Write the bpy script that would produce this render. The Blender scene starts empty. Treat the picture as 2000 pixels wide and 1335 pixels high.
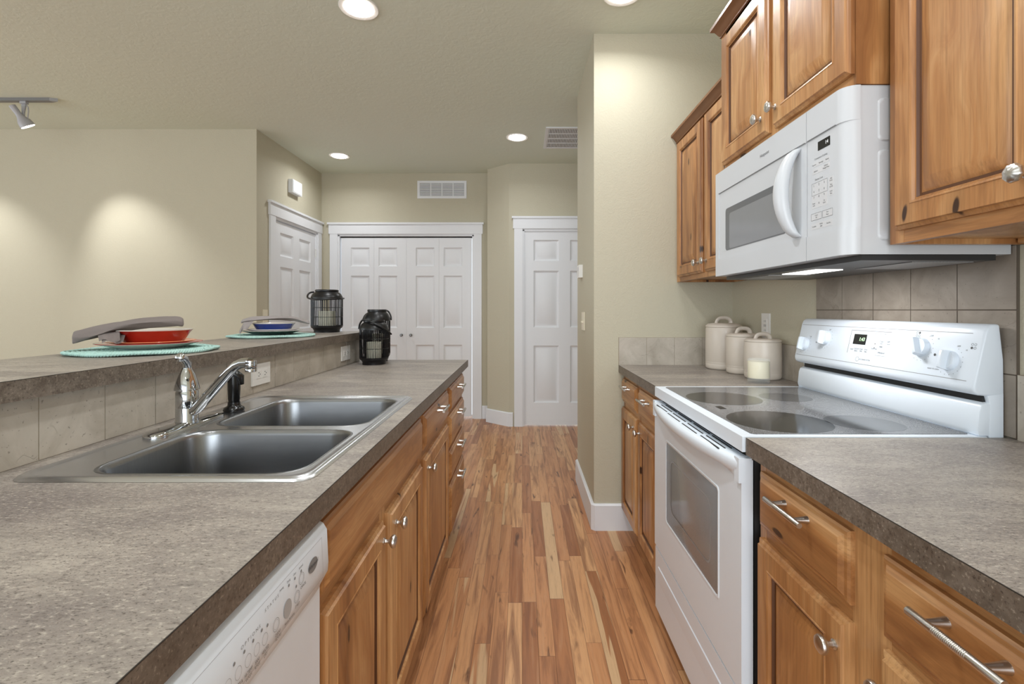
import bpy, bmesh, math, random
from mathutils import Vector, Matrix
C = bpy.context.scene
COL = C.collection
random.seed(7)
PI = math.pi
V3 = Vector

# ------------------------------------------------------------------ camera
cam_d = bpy.data.cameras.new('camera')
cam = bpy.data.objects.new('camera', cam_d)
COL.objects.link(cam)
cam.location = (0, 0, 1.22)
cam.rotation_euler = (PI / 2, 0, 0)
cam_d.sensor_width = 36
cam_d.lens = 36 * 938 / 2000
cam_d.shift_x = -0.010
cam_d.shift_y = -0.03125
cam_d.clip_start = 0.02
C.camera = cam

# ------------------------------------------------------------------ world and lamps
w = bpy.data.worlds.new('world')
C.world = w
w.use_nodes = True
w.node_tree.nodes['Background'].inputs[0].default_value = (0.89, 0.955, 1.0, 1)
w.node_tree.nodes['Background'].inputs[1].default_value = 1.12
vs = C.view_settings
vs.view_transform = 'Standard'
vs.look = 'None'
vs.exposure = 0.25
vs.gamma = 1.0
vs.use_curve_mapping = False
C.cycles.use_denoising = True
C.cycles.max_bounces = 8
C.cycles.diffuse_bounces = 5
C.cycles.glossy_bounces = 4
C.cycles.sample_clamp_indirect = 6

CEIL = 2.755
CANS = [(-0.83, 2.44), (0.486, 2.325), (-1.82, 4.78), (-0.046, 4.27)]


def lamp(name, kind, loc, energy, color=(1, 1, 1), rot=(0, 0, 0), **kw):
    d = bpy.data.lights.new(name, kind)
    d.energy = energy
    d.color = color
    for k, v in kw.items():
        setattr(d, k, v)
    o = bpy.data.objects.new(name, d)
    COL.objects.link(o)
    o.location = loc
    o.rotation_euler = rot
    return o


CAN_W = 4.4
UNSEEN_CANS = [(-.83, .35), (.486, .35), (-.17, 1.40), (-.2, -1.2)]        # unseen ceiling lights: two continue the rows, the aisle and rear ones are added light
for (x, y) in CANS + UNSEEN_CANS:
    lamp('can_lamp', 'AREA', (x, y, CEIL - .032), 8.0 if y == 1.40 else CAN_W, color=(.95, .975, 1.0), shape='DISK', size=.12, spread=math.radians(158))  # the added aisle light is set stronger than the rest
lamp('rear_fill_light', 'AREA', (-.3, -3.4, 1.15), 90, color=(.86, .94, 1.0), rot=(PI / 2, 0, 0), shape='RECTANGLE', size=3.2, size_y=2.2)  # unseen area light added behind the camera to lift the lower fronts
lamp('left_fill_light', 'AREA', (-6.5, .2, 1.5), 58, color=(.88, .95, 1.0), rot=(PI / 2, 0, -PI / 2), shape='RECTANGLE', size=4.0, size_y=2.0)  # added area light far left, brightens the right side; no window stands there

# ------------------------------------------------------------------ materials


class NT:
    def __init__(s, name):
        s.m = bpy.data.materials.new(name)
        s.m.use_nodes = True
        s.t = s.m.node_tree
        s.b = s.t.nodes['Principled BSDF']

    def n(s, typ, **kw):
        nd = s.t.nodes.new(typ)
        for k, v in kw.items():
            setattr(nd, k, v)
        return nd

    def put(s, sock, v):
        if hasattr(v, 'is_output'):
            s.t.links.new(v, sock)
        else:
            sock.default_value = v

    def math(s, op, a, b=0.0, c=0.0):
        nd = s.n('ShaderNodeMath', operation=op)
        s.put(nd.inputs[0], a)
        s.put(nd.inputs[1], b)
        if op in ('MULTIPLY_ADD', 'SMOOTH_MIN'):
            s.put(nd.inputs[2], c)
        return nd.outputs[0]

    def pos(s):
        return s.n('ShaderNodeNewGeometry').outputs['Position']

    def xyz(s, v):
        nd = s.n('ShaderNodeSeparateXYZ')
        s.put(nd.inputs[0], v)
        return nd.outputs

    def comb(s, x, y, z):
        nd = s.n('ShaderNodeCombineXYZ')
        for i, v in enumerate((x, y, z)):
            s.put(nd.inputs[i], v)
        return nd.outputs[0]

    def map(s, v, scale=(1, 1, 1), loc=(0, 0, 0)):
        nd = s.n('ShaderNodeMapping')
        s.put(nd.inputs[0], v)
        nd.inputs['Scale'].default_value = scale
        nd.inputs['Location'].default_value = loc
        return nd.outputs[0]

    def noise(s, v, scale=5, detail=4, rough=.55, dist=0.0):
        nd = s.n('ShaderNodeTexNoise')
        s.put(nd.inputs['Vector'], v)
        nd.inputs['Scale'].default_value = scale
        nd.inputs['Detail'].default_value = detail
        nd.inputs['Roughness'].default_value = rough
        nd.inputs['Distortion'].default_value = dist
        return nd.outputs[0]

    def ramp(s, f, stops):
        nd = s.n('ShaderNodeValToRGB')
        s.put(nd.inputs[0], f)
        el = nd.color_ramp.elements
        while len(el) < len(stops):
            el.new(.5)
        for e, (p, c) in zip(el, stops):
            e.position = p
            e.color = (*c, 1) if not isinstance(c, (int, float)) else (c, c, c, 1)
        return nd.outputs[0]

    def mix(s, f, a, b, mode='MIX'):
        nd = s.n('ShaderNodeMix', data_type='RGBA', blend_type=mode)
        s.put(nd.inputs[0], f)
        for sock, v in ((nd.inputs[6], a), (nd.inputs[7], b)):
            if isinstance(v, tuple) and len(v) == 3:
                v = (*v, 1)
            s.put(sock, v)
        return nd.outputs[2]

    def bump(s, h, strength=.2, dist=.002):
        nd = s.n('ShaderNodeBump')
        nd.inputs['Strength'].default_value = strength
        nd.inputs['Distance'].default_value = dist
        s.put(nd.inputs['Height'], h)
        s.t.links.new(nd.outputs[0], s.b.inputs['Normal'])

    def set(s, color=None, rough=.5, metal=0.0, spec=.5, coat=0.0, **kw):
        if color is not None:
            if isinstance(color, tuple):
                color = (*color, 1)
            s.put(s.b.inputs['Base Color'], color)
        s.put(s.b.inputs['Roughness'], rough)
        s.b.inputs['Metallic'].default_value = metal
        s.b.inputs['Specular IOR Level'].default_value = spec
        s.b.inputs['Coat Weight'].default_value = coat
        for k, v in kw.items():
            s.put(s.b.inputs[k.replace('_', ' ')], v)
        return s.m


def lin(r, g, b):
    f = lambda c: (c / 255 / 12.92) if c / 255 <= .04045 else ((c / 255 + .055) / 1.055) ** 2.4
    return (f(r), f(g), f(b))


def simple(name, col, rough=.5, metal=0, spec=.5, coat=0, vary=0.04, scale=30, bump=0, **kw):
    t = NT(name)
    f = t.noise(t.pos(), scale, 3)
    c = t.mix(f, tuple(x * (1 - vary) for x in col), tuple(min(1, x * (1 + vary)) for x in col))
    if bump:
        t.bump(f, bump, .001)
    return t.set(c, rough, metal, spec, coat, **kw)


def m_wall(name, col, s1, strength, dist):
    t = NT(name)
    p = t.pos()
    a = t.noise(p, s1, 3, .6, .6)
    b = t.noise(p, s1 * .35, 2)
    h = t.math('ADD', t.ramp(a, [(.42, 0.0), (.62, 1.0)]), t.math('MULTIPLY', b, .5))
    t.bump(h, strength, dist)
    c = t.mix(t.noise(p, 1.2, 2), tuple(x * .97 for x in col), tuple(x * 1.03 for x in col))
    return t.set(c, .75, 0, .3)


WALLC = lin(191, 185, 165)
MW = m_wall('painted_wall', WALLC, 95, .28, .0022)
MCEIL = m_wall('painted_ceiling', lin(216, 223, 210), 26, .14, .003)


def m_wood(name, axis, dark=lin(124, 78, 44), mid=lin(174, 122, 74), light=lin(202, 156, 106), seed=0.0):
    t = NT(name)
    p = t.pos()
    along = [14.0, 14.0, 14.0]
    along[axis] = 1.1
    fine = [170.0, 170.0, 170.0]
    fine[axis] = 5.0
    warp = t.noise(t.map(p, (2, 2, 2), (seed, seed * 2, 0)), 1.6, 2)
    v = t.n('ShaderNodeVectorMath', operation='ADD')
    t.put(v.inputs[0], t.map(p, tuple(along), (seed, 0, seed)))
    t.put(v.inputs[1], t.comb(t.math('MULTIPLY', warp, 1.1), t.math('MULTIPLY', warp, 1.1), t.math('MULTIPLY', warp, 1.1)))
    g = t.noise(v.outputs[0], 1.0, 5, .6, .8)
    broad = t.noise(t.map(p, tuple(4.0 if i != axis else .8 for i in range(3)), (seed, 3, 1)), 1.0, 2)
    f = t.math('ADD', t.math('MULTIPLY', g, .65), t.math('MULTIPLY', broad, .4))
    col = t.ramp(f, [(.36, dark), (.50, mid), (.64, light)])
    fn = t.noise(t.map(p, tuple(fine)), 1.0, 3, .7)
    col = t.mix(t.ramp(fn, [(.45, 0.0), (.72, .55)]), col, tuple(x * .55 for x in mid))
    # knots
    kv = t.n('ShaderNodeTexVoronoi', feature='F1', voronoi_dimensions='2D')
    kx, ky, kz = t.xyz(p)
    hz = t.math('ADD', kx, ky)
    wob = t.math('MULTIPLY', warp, .8)
    sa, sb = (8.0, 3.2) if axis == 2 else (3.2, 8.0)
    t.put(kv.inputs['Vector'], t.comb(t.math('ADD', t.math('MULTIPLY_ADD', hz, sa, seed * 3 + .3), wob), t.math('MULTIPLY_ADD', kz, sb, seed + .47), 0.0))
    kv.inputs['Scale'].default_value = 1.0
    rnd = t.xyz(kv.outputs['Color'])[0]
    on = t.math('GREATER_THAN', rnd, .6)
    d = kv.outputs['Distance']
    core = t.math('MULTIPLY', t.ramp(d, [(.045, 1.0), (.068, 0.0)]), on)
    halo = t.math('MULTIPLY', t.ramp(d, [(.05, .55), (.26, 0.0)]), on)
    col = t.mix(halo, col, tuple(x * .62 for x in mid))
    col = t.mix(core, col, lin(58, 34, 20))
    t.bump(fn, .06, .0006)
    return t.set(col, .36, 0, .45, .12, Coat_Roughness=.25)


WZ = m_wood('knotty_alder_vertical', 2)
WY = m_wood('knotty_alder_horizontal', 1, seed=2.3)
GROOVE_SHADE = simple('alder_groove_shade_glaze', lin(92, 56, 30), .45)  # dark groove tone: mostly shade put into the colour, partly glaze
CROWNM = simple('alder_crown_stain', lin(120, 78, 44), .4, vary=.15, scale=14)
TOE = simple('toe_kick_wood', lin(96, 62, 38), .6)


def m_lam(name):
    t = NT(name)
    p = t.pos()
    a = t.noise(t.map(p, (2.6, 7, 7)), 1.0, 6, .62, .6)
    m = t.noise(t.map(p, (12, 34, 34)), 1.0, 5, .65, .5)
    b = t.noise(t.map(p, (90, 210, 210)), 1.0, 4, .7)
    c = t.noise(t.map(p, (260, 520, 520)), 1.0, 2, .6)
    base = t.ramp(a, [(.34, lin(131, 123, 118)), (.5, lin(150, 142, 134)), (.66, lin(168, 160, 150))])
    base = t.mix(t.ramp(m, [(.36, .45), (.55, 0.0)]), base, lin(118, 111, 106))
    base = t.mix(t.ramp(b, [(.54, 0.0), (.68, .8)]), base, lin(189, 181, 169))
    base = t.mix(t.ramp(b, [(.31, .85), (.44, 0.0)]), base, lin(90, 82, 77))
    base = t.mix(t.ramp(c, [(.31, .8), (.41, 0.0)]), base, lin(76, 70, 65))
    t.bump(b, .1, .0005)
    return t.set(base, .42, 0, .4)


LAM = m_lam('stone_laminate')


def m_lamedge():  # same laminate as the top, darkened to imitate shade on the edge
    t = NT('stone_laminate_edge_shaded')
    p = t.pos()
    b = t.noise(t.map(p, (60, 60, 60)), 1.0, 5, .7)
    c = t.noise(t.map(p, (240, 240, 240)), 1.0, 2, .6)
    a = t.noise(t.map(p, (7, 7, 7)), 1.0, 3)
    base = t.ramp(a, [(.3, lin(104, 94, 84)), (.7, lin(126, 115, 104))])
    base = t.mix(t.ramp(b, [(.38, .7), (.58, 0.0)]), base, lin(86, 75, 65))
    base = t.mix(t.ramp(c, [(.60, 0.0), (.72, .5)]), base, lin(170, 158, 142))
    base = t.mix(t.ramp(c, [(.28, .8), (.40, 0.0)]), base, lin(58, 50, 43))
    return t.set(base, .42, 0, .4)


LAM_SHADED = m_lamedge()
SEAM = simple('laminate_core_line', lin(45, 40, 36), .6)


def m_tile(name, c1, c2):
    t = NT(name)
    p = t.pos()
    a = t.noise(p, 9, 5, .6, .8)
    base = t.ramp(a, [(.32, c1), (.66, c2)])
    vn = t.n('ShaderNodeTexVoronoi', feature='DISTANCE_TO_EDGE')
    wv = t.n('ShaderNodeVectorMath', operation='ADD')
    nn = t.n('ShaderNodeTexNoise')
    t.put(nn.inputs['Vector'], p)
    nn.inputs['Scale'].default_value = 14
    t.put(wv.inputs[0], t.map(p, (9, 9, 9)))
    t.put(wv.inputs[1], t.map(nn.outputs[1], (1.3, 1.3, 1.3)))
    t.put(vn.inputs['Vector'], wv.outputs[0])
    vn.inputs['Scale'].default_value = 1.0
    gate = t.ramp(t.noise(p, 11, 2), [(.57, 0.0), (.66, 1.0)])
    cr = t.math('MULTIPLY', t.ramp(vn.outputs['Distance'], [(.0, .45), (.022, 0.0)]), gate)
    base = t.mix(cr, base, tuple(x * .62 for x in c1))
    pit = t.ramp(t.noise(p, 130, 2), [(.26, .7), (.33, 0.0)])
    base = t.mix(pit, base, tuple(x * .5 for x in c1))
    t.bump(t.math('SUBTRACT', a, cr), .3, .002)
    return t.set(base, .5, 0, .4)


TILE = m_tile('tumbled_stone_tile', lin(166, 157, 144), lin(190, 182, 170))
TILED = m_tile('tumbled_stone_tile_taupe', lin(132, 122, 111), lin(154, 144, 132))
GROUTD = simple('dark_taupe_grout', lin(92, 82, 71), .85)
GROUT = simple('sand_grout', lin(158, 147, 130), .85)


def m_floor():
    t = NT('hickory_plank_floor')
    p = t.pos()
    x, y, z = t.xyz(p)
    W, L = .0585, .62
    u = t.math('DIVIDE', x, W)
    row = t.math('FLOOR', u)
    fu = t.math('FRACT', u)
    r1 = t.n('ShaderNodeTexWhiteNoise', noise_dimensions='1D')
    t.put(r1.inputs['W'], row)
    rr = r1.outputs['Value']
    ln = t.math('MULTIPLY_ADD', rr, .45, L)
    vv = t.math('ADD', t.math('DIVIDE', y, ln), t.math('MULTIPLY', rr, 37.3))
    pl = t.math('FLOOR', vv)
    fv = t.math('FRACT', vv)
    idv = t.comb(row, pl, 0.0)
    wn = t.n('ShaderNodeTexWhiteNoise', noise_dimensions='2D')
    t.put(wn.inputs['Vector'], idv)
    rnd = wn.outputs['Value']
    rc = t.xyz(wn.outputs['Color'])
    off = t.n('ShaderNodeVectorMath', operation='ADD')
    t.put(off.inputs[0], p)
    t.put(off.inputs[1], t.comb(t.math('MULTIPLY', rnd, 9.0), t.math('MULTIPLY', rc[1], 13.0), 0.0))
    q = off.outputs[0]
    base = t.ramp(rnd, [(0.03, lin(158, 104, 66)), (.15, lin(182, 125, 83)), (.34, lin(192, 136, 92)), (.62, lin(201, 146, 100)), (.92, lin(212, 163, 116))])
    g = t.noise(t.map(q, (30, 1.7, 1)), 1.0, 5, .6, 1.2)
    base = t.mix(t.ramp(g, [(.34, .75), (.54, 0.0)]), base, lin(132, 86, 58))
    base = t.mix(t.ramp(g, [(.55, 0.0), (.74, .42)]), base, lin(200, 160, 124))
    # sapwood
    sn = t.noise(t.map(q, (22, 1.0, 1)), 1.0, 2, .4, .8)
    gate = t.math('GREATER_THAN', rc[2], .84)
    sap = t.math('MULTIPLY', t.ramp(sn, [(.50, 0.0), (.535, 1.0)]), gate)
    full = t.math('GREATER_THAN', rc[0], .972)
    sap = t.math('MAXIMUM', sap, full)
    base = t.mix(t.math('MULTIPLY', sap, .8), base, lin(214, 180, 138))
    # dark knots and mineral streaks
    k = t.noise(t.map(q, (26, 5, 1)), 1.0, 3, .5, .6)
    base = t.mix(t.ramp(k, [(.27, .9), (.365, 0.0)]), base, lin(88, 54, 36))
    fine = t.noise(t.map(q, (160, 7, 1)), 1.0, 3, .7)
    base = t.mix(t.ramp(fine, [(.5, 0.0), (.75, .35)]), base, lin(128, 88, 62))
    e1 = t.math('MINIMUM', fu, t.math('SUBTRACT', 1.0, fu))
    e2 = t.math('MULTIPLY', t.math('MINIMUM', fv, t.math('SUBTRACT', 1.0, fv)), 11.0)
    e = t.math('MINIMUM', e1, e2)
    gap = t.ramp(e, [(.004, .75), (.02, 0.0)])
    base = t.mix(gap, base, lin(84, 52, 34))
    t.bump(t.ramp(e, [(.0, 0.0), (.03, 1.0)]), .25, .001)
    return t.set(base, t.ramp(g, [(.3, .36), (.7, .28)]), 0, .4)


FLOORM = m_floor()
WHITE = simple('white_appliance_enamel', lin(229, 238, 248), .28, vary=.01)
WHITEM = simple('white_microwave_plastic', lin(200, 203, 207), .3, vary=.01)
TRIMW = simple('white_trim_paint', lin(226, 228, 232), .42, vary=.01)
GREYLINE = simple('grey_shadow_line', lin(120, 122, 124), .6)
DARK = simple('dark_gap_plastic', lin(38, 38, 39), .6)
PRINT = simple('grey_printing', lin(84, 85, 87), .6)
PRINTL = simple('pale_grey_printing', lin(150, 151, 153), .6)
PADG = simple('pale_grey_key_pad', lin(205, 206, 208), .5, vary=.01)
BLACKP = simple('black_plastic', lin(12, 12, 13), .22)
BLACKM = simple('black_metal_paint', lin(15, 15, 18), .34, spec=.5)
NICKEL = simple('brushed_nickel', (.62, .60, .57), .28, 1, vary=.06, scale=80)
DNICK = simple('dark_satin_nickel', (.22, .22, .22), .3, 1)
CHROME = simple('polished_chrome', (.52, .53, .545), .05, 1, vary=.0)
IVORY = simple('ivory_plastic', lin(226, 218, 196), .4, vary=.01)
OUTW = simple('white_plastic', lin(228, 226, 222), .4, vary=.01)
STONEWARE = simple('cream_stoneware', lin(206, 196, 184), .4, vary=.03, scale=18, coat=.15)
WAX = simple('ivory_wax', lin(236, 226, 196), .5, vary=.02)
CANDLEW = simple('white_candle_wax', lin(226, 224, 206), .55, vary=.02)
NAP = simple('grey_napkin_cloth', lin(122, 113, 110), .9, vary=.08, scale=400, bump=.2)
NAPL = simple('pale_grey_napkin_cloth', lin(150, 143, 142), .9, vary=.08, scale=400, bump=.2)
TURQ = simple('turquoise_woven_fibre', lin(172, 208, 201), .85, vary=.3, scale=90)
REDG = simple('red_glaze', lin(158, 32, 22), .18, vary=.25, scale=24, coat=.4)
CRIMSON = simple('crimson_plate_glaze', lin(170, 42, 52), .2, vary=.1, scale=20, coat=.3)
ORANGEG = simple('orange_plate_glaze', lin(226, 140, 96), .2, vary=.1, scale=20, coat=.3)
BLUEG = simple('cobalt_blue_glaze', lin(22, 52, 132), .18, vary=.35, scale=24, coat=.4)
TEALG = simple('dark_green_glaze', lin(38, 68, 62), .2, vary=.15, scale=20, coat=.3)
CREAMG = simple('cream_glaze', lin(228, 222, 212), .2, vary=.02, coat=.3)
LAVG = simple('pale_lavender_glaze', lin(190, 188, 205), .2, vary=.03, coat=.3)


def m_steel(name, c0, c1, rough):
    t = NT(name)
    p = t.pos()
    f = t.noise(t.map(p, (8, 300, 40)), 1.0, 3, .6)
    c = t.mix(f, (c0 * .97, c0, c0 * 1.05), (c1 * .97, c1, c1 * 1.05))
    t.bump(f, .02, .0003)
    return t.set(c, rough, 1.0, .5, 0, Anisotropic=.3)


STEEL = m_steel('polished_stainless_rim', .62, .74, .26)
STEELB = m_steel('shaded_stainless_bowl', .27, .34, .30)  # bowl shade put into the steel colour, since the world lights it too brightly


def m_speck(name, lo, hi, a, b, scale=620):
    t = NT(name)
    f = t.noise(t.pos(), scale, 2, .6)
    c = t.ramp(f, [(a, lo), (b, hi)])
    return t.set(c, .10, 0, .28)


GLASSTOP = m_speck('speckled_glass_cooktop', lin(52, 53, 55), lin(150, 151, 154), .42, .60)
BURN = m_speck('dark_burner_ring', lin(24, 24, 25), lin(96, 96, 98), .50, .68)
BURN2 = m_speck('grey_burner_ring', lin(66, 67, 69), lin(96, 97, 99), .40, .62)


def m_dots(name, lo, hi):
    t = NT(name)
    p = t.pos()
    x, y, z = t.xyz(p)
    sy = t.math('SINE', t.math('MULTIPLY', y, 1900.0))
    sz = t.math('SINE', t.math('MULTIPLY', z, 1900.0))
    f = t.ramp(t.math('MULTIPLY', sy, sz), [(.25, 0.0), (.4, 1.0)])
    return t.set(t.mix(f, lo, hi), .16, 0, .35)


OVENG = m_dots('dotted_oven_glass', lin(118, 121, 125), lin(172, 175, 179))
MICROG = simple('grey_microwave_glass', lin(136, 138, 141), .1, vary=.02)
MICROD = simple('dark_window_border', lin(104, 106, 109), .15, vary=.02)
DISP = simple('black_display', lin(22, 24, 24), .15, vary=.02)


def emis(name, col, strength):
    t = NT(name)
    t.set((.8, .8, .8), .4)
    t.b.inputs['Emission Color'].default_value = (*col, 1)
    t.b.inputs['Emission Strength'].default_value = strength
    return t.m


LENS = emis('lit_lamp_lens', (1, .96, .9), 14.0)
SPOTL = emis('lit_spot_lens', (1, .97, .92), 12.0)
HOODL = emis('lit_hood_lens', (1, .97, .92), 3.0)
GREEN = emis('green_clock_digits', (.45, 1.0, .35), 1.6)
DIGIT = emis('pale_clock_digits', (.8, .85, .85), .5)


def m_glass():
    t = NT('thin_clear_glass')
    return t.set((.92, .96, .93), .03, 0, .5, 0, Alpha=.16)


GLASS = m_glass()

# ------------------------------------------------------------------ geometry helpers


class B:
    def __init__(s):
        s.bm = bmesh.new()
        s.mi = 0

    def v(s, p):
        return s.bm.verts.new(p)

    def f(s, vs_, mi=None):
        try:
            fc = s.bm.faces.new(vs_)
            fc.material_index = s.mi if mi is None else mi
            return fc
        except ValueError:
            return None

    def bev(s, faces, off, seg=2, ang=30):
        ed = set()
        for fc in faces:
            if fc and fc.is_valid:
                ed.update(fc.edges)
        ed = [e for e in ed if len(e.link_faces) == 2 and e.calc_face_angle(0) > math.radians(ang)]
        bmesh.ops.bevel(s.bm, geom=ed, offset=off, segments=seg, profile=.5, affect='EDGES', clamp_overlap=True, material=-1)

    def box(s, x0, x1, y0, y1, z0, z1, bev=0, seg=2):
        x0, x1 = sorted((x0, x1))
        y0, y1 = sorted((y0, y1))
        z0, z1 = sorted((z0, z1))
        p = [s.v((x, y, z)) for z in (z0, z1) for y in (y0, y1) for x in (x0, x1)]
        fs = [s.f([p[i] for i in q]) for q in ((0, 2, 3, 1), (4, 5, 7, 6), (0, 1, 5, 4), (2, 6, 7, 3), (0, 4, 6, 2), (1, 3, 7, 5))]
        if bev:
            s.bev(fs, bev, seg)
        return s

    def prism(s, pts, axis, a0, a1, bev=0, seg=2):
        a0, a1 = sorted((a0, a1))
        def P(u, v, a):
            return {'x': (a, u, v), 'y': (u, a, v), 'z': (u, v, a)}[axis]
        l0 = [s.v(P(u, v, a0)) for u, v in pts]
        l1 = [s.v(P(u, v, a1)) for u, v in pts]
        n = len(pts)
        fs = [s.f(l0[::-1]), s.f(l1)]
        for i in range(n):
            j = (i + 1) % n
            fs.append(s.f([l0[i], l0[j], l1[j], l1[i]]))
        bmesh.ops.recalc_face_normals(s.bm, faces=[q for q in fs if q])
        if bev:
            s.bev(fs, bev, seg)
        return s

    def loft(s, loops, cap0=True, cap1=True, closed=True, mis=None):
        vl = [[s.v(p) for p in lp] for lp in loops]
        n = len(loops[0])
        for k, (a, b) in enumerate(zip(vl[:-1], vl[1:])):
            for i in range(n if closed else n - 1):
                j = (i + 1) % n
                s.f([a[i], a[j], b[j], b[i]], None if mis is None else mis[k])
        if cap0:
            s.f(vl[0][::-1], None if mis is None else mis[0])
        if cap1:
            s.f(vl[-1], None if mis is None else mis[-1])
        return s

    def tube(s, pts, r, n=12, caps=True, closed=False, sx=1.0):
        pts = [V3(p) for p in pts]
        m = len(pts)
        rs = r if isinstance(r, (list, tuple)) else [r] * m
        loops = []
        up = None
        for i in range(m):
            if closed:
                d = pts[(i + 1) % m] - pts[i - 1]
            else:
                d = pts[min(i + 1, m - 1)] - pts[max(i - 1, 0)]
            d.normalize()
            if up is None:
                up = d.orthogonal().normalized() if abs(d.z) > .95 else V3((0, 0, 1))
            sd = d.cross(up)
            sd.normalize()
            u2 = sd.cross(d)
            if abs(d.z) > .95 or True:
                up = u2
            loops.append([pts[i] + (sd * math.cos(2 * PI * k / n) * sx + u2 * math.sin(2 * PI * k / n)) * rs[i] for k in range(n)])
        if closed:
            loops.append(loops[0])
            caps = False
        s.loft(loops, caps, caps)
        return s

    def lathe(s, prof, c, axis=(0, 0, 1), n=32, fn=None, mis=None, cap=True):
        ax = V3(axis).normalized()
        e1 = ax.orthogonal().normalized()
        if abs(ax.z) > .99:
            e1 = V3((1, 0, 0))
        e2 = ax.cross(e1)
        c = V3(c)
        loops = []
        for i, (r, h) in enumerate(prof):
            lp = []
            for k in range(n):
                th = 2 * PI * k / n
                rr = r * (fn(th, i) if fn else 1)
                lp.append(c + ax * h + (e1 * math.cos(th) + e2 * math.sin(th)) * max(rr, 1e-5))
            loops.append(lp)
        s.loft(loops, cap, cap, True, mis)
        return s

    def rings(s, fr, u0, u1, v0, v1, prof, mis=None, cap=True):
        loops = []
        for (i, h) in prof:
            loops.append([fr(u0 + i, v0 + i, h), fr(u1 - i, v0 + i, h), fr(u1 - i, v1 - i, h), fr(u0 + i, v1 - i, h)])
        s.loft(loops, False, cap, True, mis)
        return s

    def text(s, txt, size, o, U, Vv, N, align='CENTER', lift=.0004, shear=0.0, sxx=1.0):
        o, U, Vv, N = V3(o), V3(U), V3(Vv), V3(N)
        for (vs_, fs_) in [text_mesh(txt, align, shear)]:
            vv = [s.v(o + U * (x * size * sxx) + Vv * (y * size) + N * lift) for x, y in vs_]
            for q in fs_:
                s.f([vv[i] for i in q])
        return s

    def build(s, name, mats, parent=None, smooth=36, merge=False, recalc=True):
        if merge:
            bmesh.ops.remove_doubles(s.bm, verts=s.bm.verts, dist=1e-5)
        if recalc:
            bmesh.ops.recalc_face_normals(s.bm, faces=s.bm.faces)
        org = V3((0, 0, 0))
        if parent is not None:
            org = V3(parent['_o'])
        else:
            vs_ = [q.co for q in s.bm.verts]
            org = V3(((min(q.x for q in vs_) + max(q.x for q in vs_)) / 2, (min(q.y for q in vs_) + max(q.y for q in vs_)) / 2, min(q.z for q in vs_)))
        for q in s.bm.verts:
            q.co -= org
        lim = math.radians(smooth)
        for fc in s.bm.faces:
            fc.smooth = True
        for e in s.bm.edges:
            e.smooth = not (len(e.link_faces) == 2 and e.calc_face_angle(0) > lim)
        me = bpy.data.meshes.new(name)
        s.bm.to_mesh(me)
        s.bm.free()
        for m in (mats if isinstance(mats, (list, tuple)) else [mats]):
            me.materials.append(m)
        o = bpy.data.objects.new(name, me)
        COL.objects.link(o)
        if parent is not None:
            o.parent = parent
            o['_o'] = list(org)
        else:
            o.location = org
            o['_o'] = list(org)
        return o


_tc = {}


def text_mesh(txt, align, shear):
    key = (txt, align, shear)
    if key not in _tc:
        cu = bpy.data.curves.new('lettering', 'FONT')
        cu.body = txt
        cu.size = 1.0
        cu.align_x = align
        cu.align_y = 'CENTER'
        cu.shear = shear
        cu.resolution_u = 2
        ob = bpy.data.objects.new('lettering', cu)
        COL.objects.link(ob)
        dg = bpy.context.evaluated_depsgraph_get()
        dg.update()
        me = ob.evaluated_get(dg).to_mesh()
        _tc[key] = ([(q.co.x, q.co.y) for q in me.vertices], [tuple(q.vertices) for q in me.polygons])
        ob.evaluated_get(dg).to_mesh_clear()
        bpy.data.objects.remove(ob)
        bpy.data.curves.remove(cu)
    return _tc[key]


def thing(name, loc, label, cat, group=None, kind=None):
    o = bpy.data.objects.new(name, None)
    COL.objects.link(o)
    o.location = loc
    o.empty_display_size = .05
    o['_o'] = list(loc)
    if label:
        tag(o, label, cat, group)
    if kind:
        o['kind'] = kind
    return o


def tag(o, label, cat, group=None):
    o['label'] = label
    o['category'] = cat
    if group:
        o['group'] = group
    return o


def struct(name, b, m, parent=None, **kw):
    o = b.build(name, m, parent, **kw)
    if parent is None:
        o['kind'] = 'structure'
    return o


def frame(o, U, Vv, N):
    o, U, Vv, N = V3(o), V3(U), V3(Vv), V3(N)
    return lambda u, v, n: o + U * u + Vv * v + N * n


def rrect(x0, x1, y0, y1, r, z, n=6):
    pts = []
    for (cx, cy, a0) in ((x1 - r, y1 - r, 0), (x0 + r, y1 - r, 90), (x0 + r, y0 + r, 180), (x1 - r, y0 + r, 270)):
        for k in range(n + 1):
            a = math.radians(a0 + 90 * k / n)
            pts.append((cx + r * math.cos(a), cy + r * math.sin(a), z))
    return pts


# ------------------------------------------------------------------ room shell
struct('floor', B().box(-8, 2.4, -4, 5.6, -.1, 0), FLOORM)
struct('ceiling', B().box(-8, 2.4, -4, 5.6, CEIL, CEIL + .1), MCEIL)
struct('wall_dining', B().box(-8, -2.357, 4.08, 4.18, 0, CEIL), MW)
b = B()                                                    # side wall of the entry, with a door opening
b.box(-2.357, -2.257, 4.08, 4.37, 0, CEIL, .012, 3)
b.box(-2.357, -2.257, 5.275, 5.5, 0, CEIL)
b.box(-2.357, -2.257, 4.37, 5.275, 2.06, CEIL)
struct('wall_entry', b, MW)
b = B()
b.box(-2.257, -2.067, 5.4, 5.5, 0, CEIL)
b.box(-.547, -.381, 5.4, 5.5, 0, CEIL)
b.box(-2.067, -.547, 5.4, 5.5, 2.06, CEIL)
struct('wall_closet', b, MW)
b = B()
b.prism([(-.381, 5.5), (-.381, 5.25), (-.14, 5.04), (.01, 5.04), (.01, 5.14), (-.10, 5.14), (-.281, 5.30), (-.281, 5.5)], 'z', 0, CEIL)
b.box(.88, 1.9, 5.04, 5.14, 0, CEIL)
b.box(.01, .88, 5.04, 5.14, 2.06, CEIL)
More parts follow.
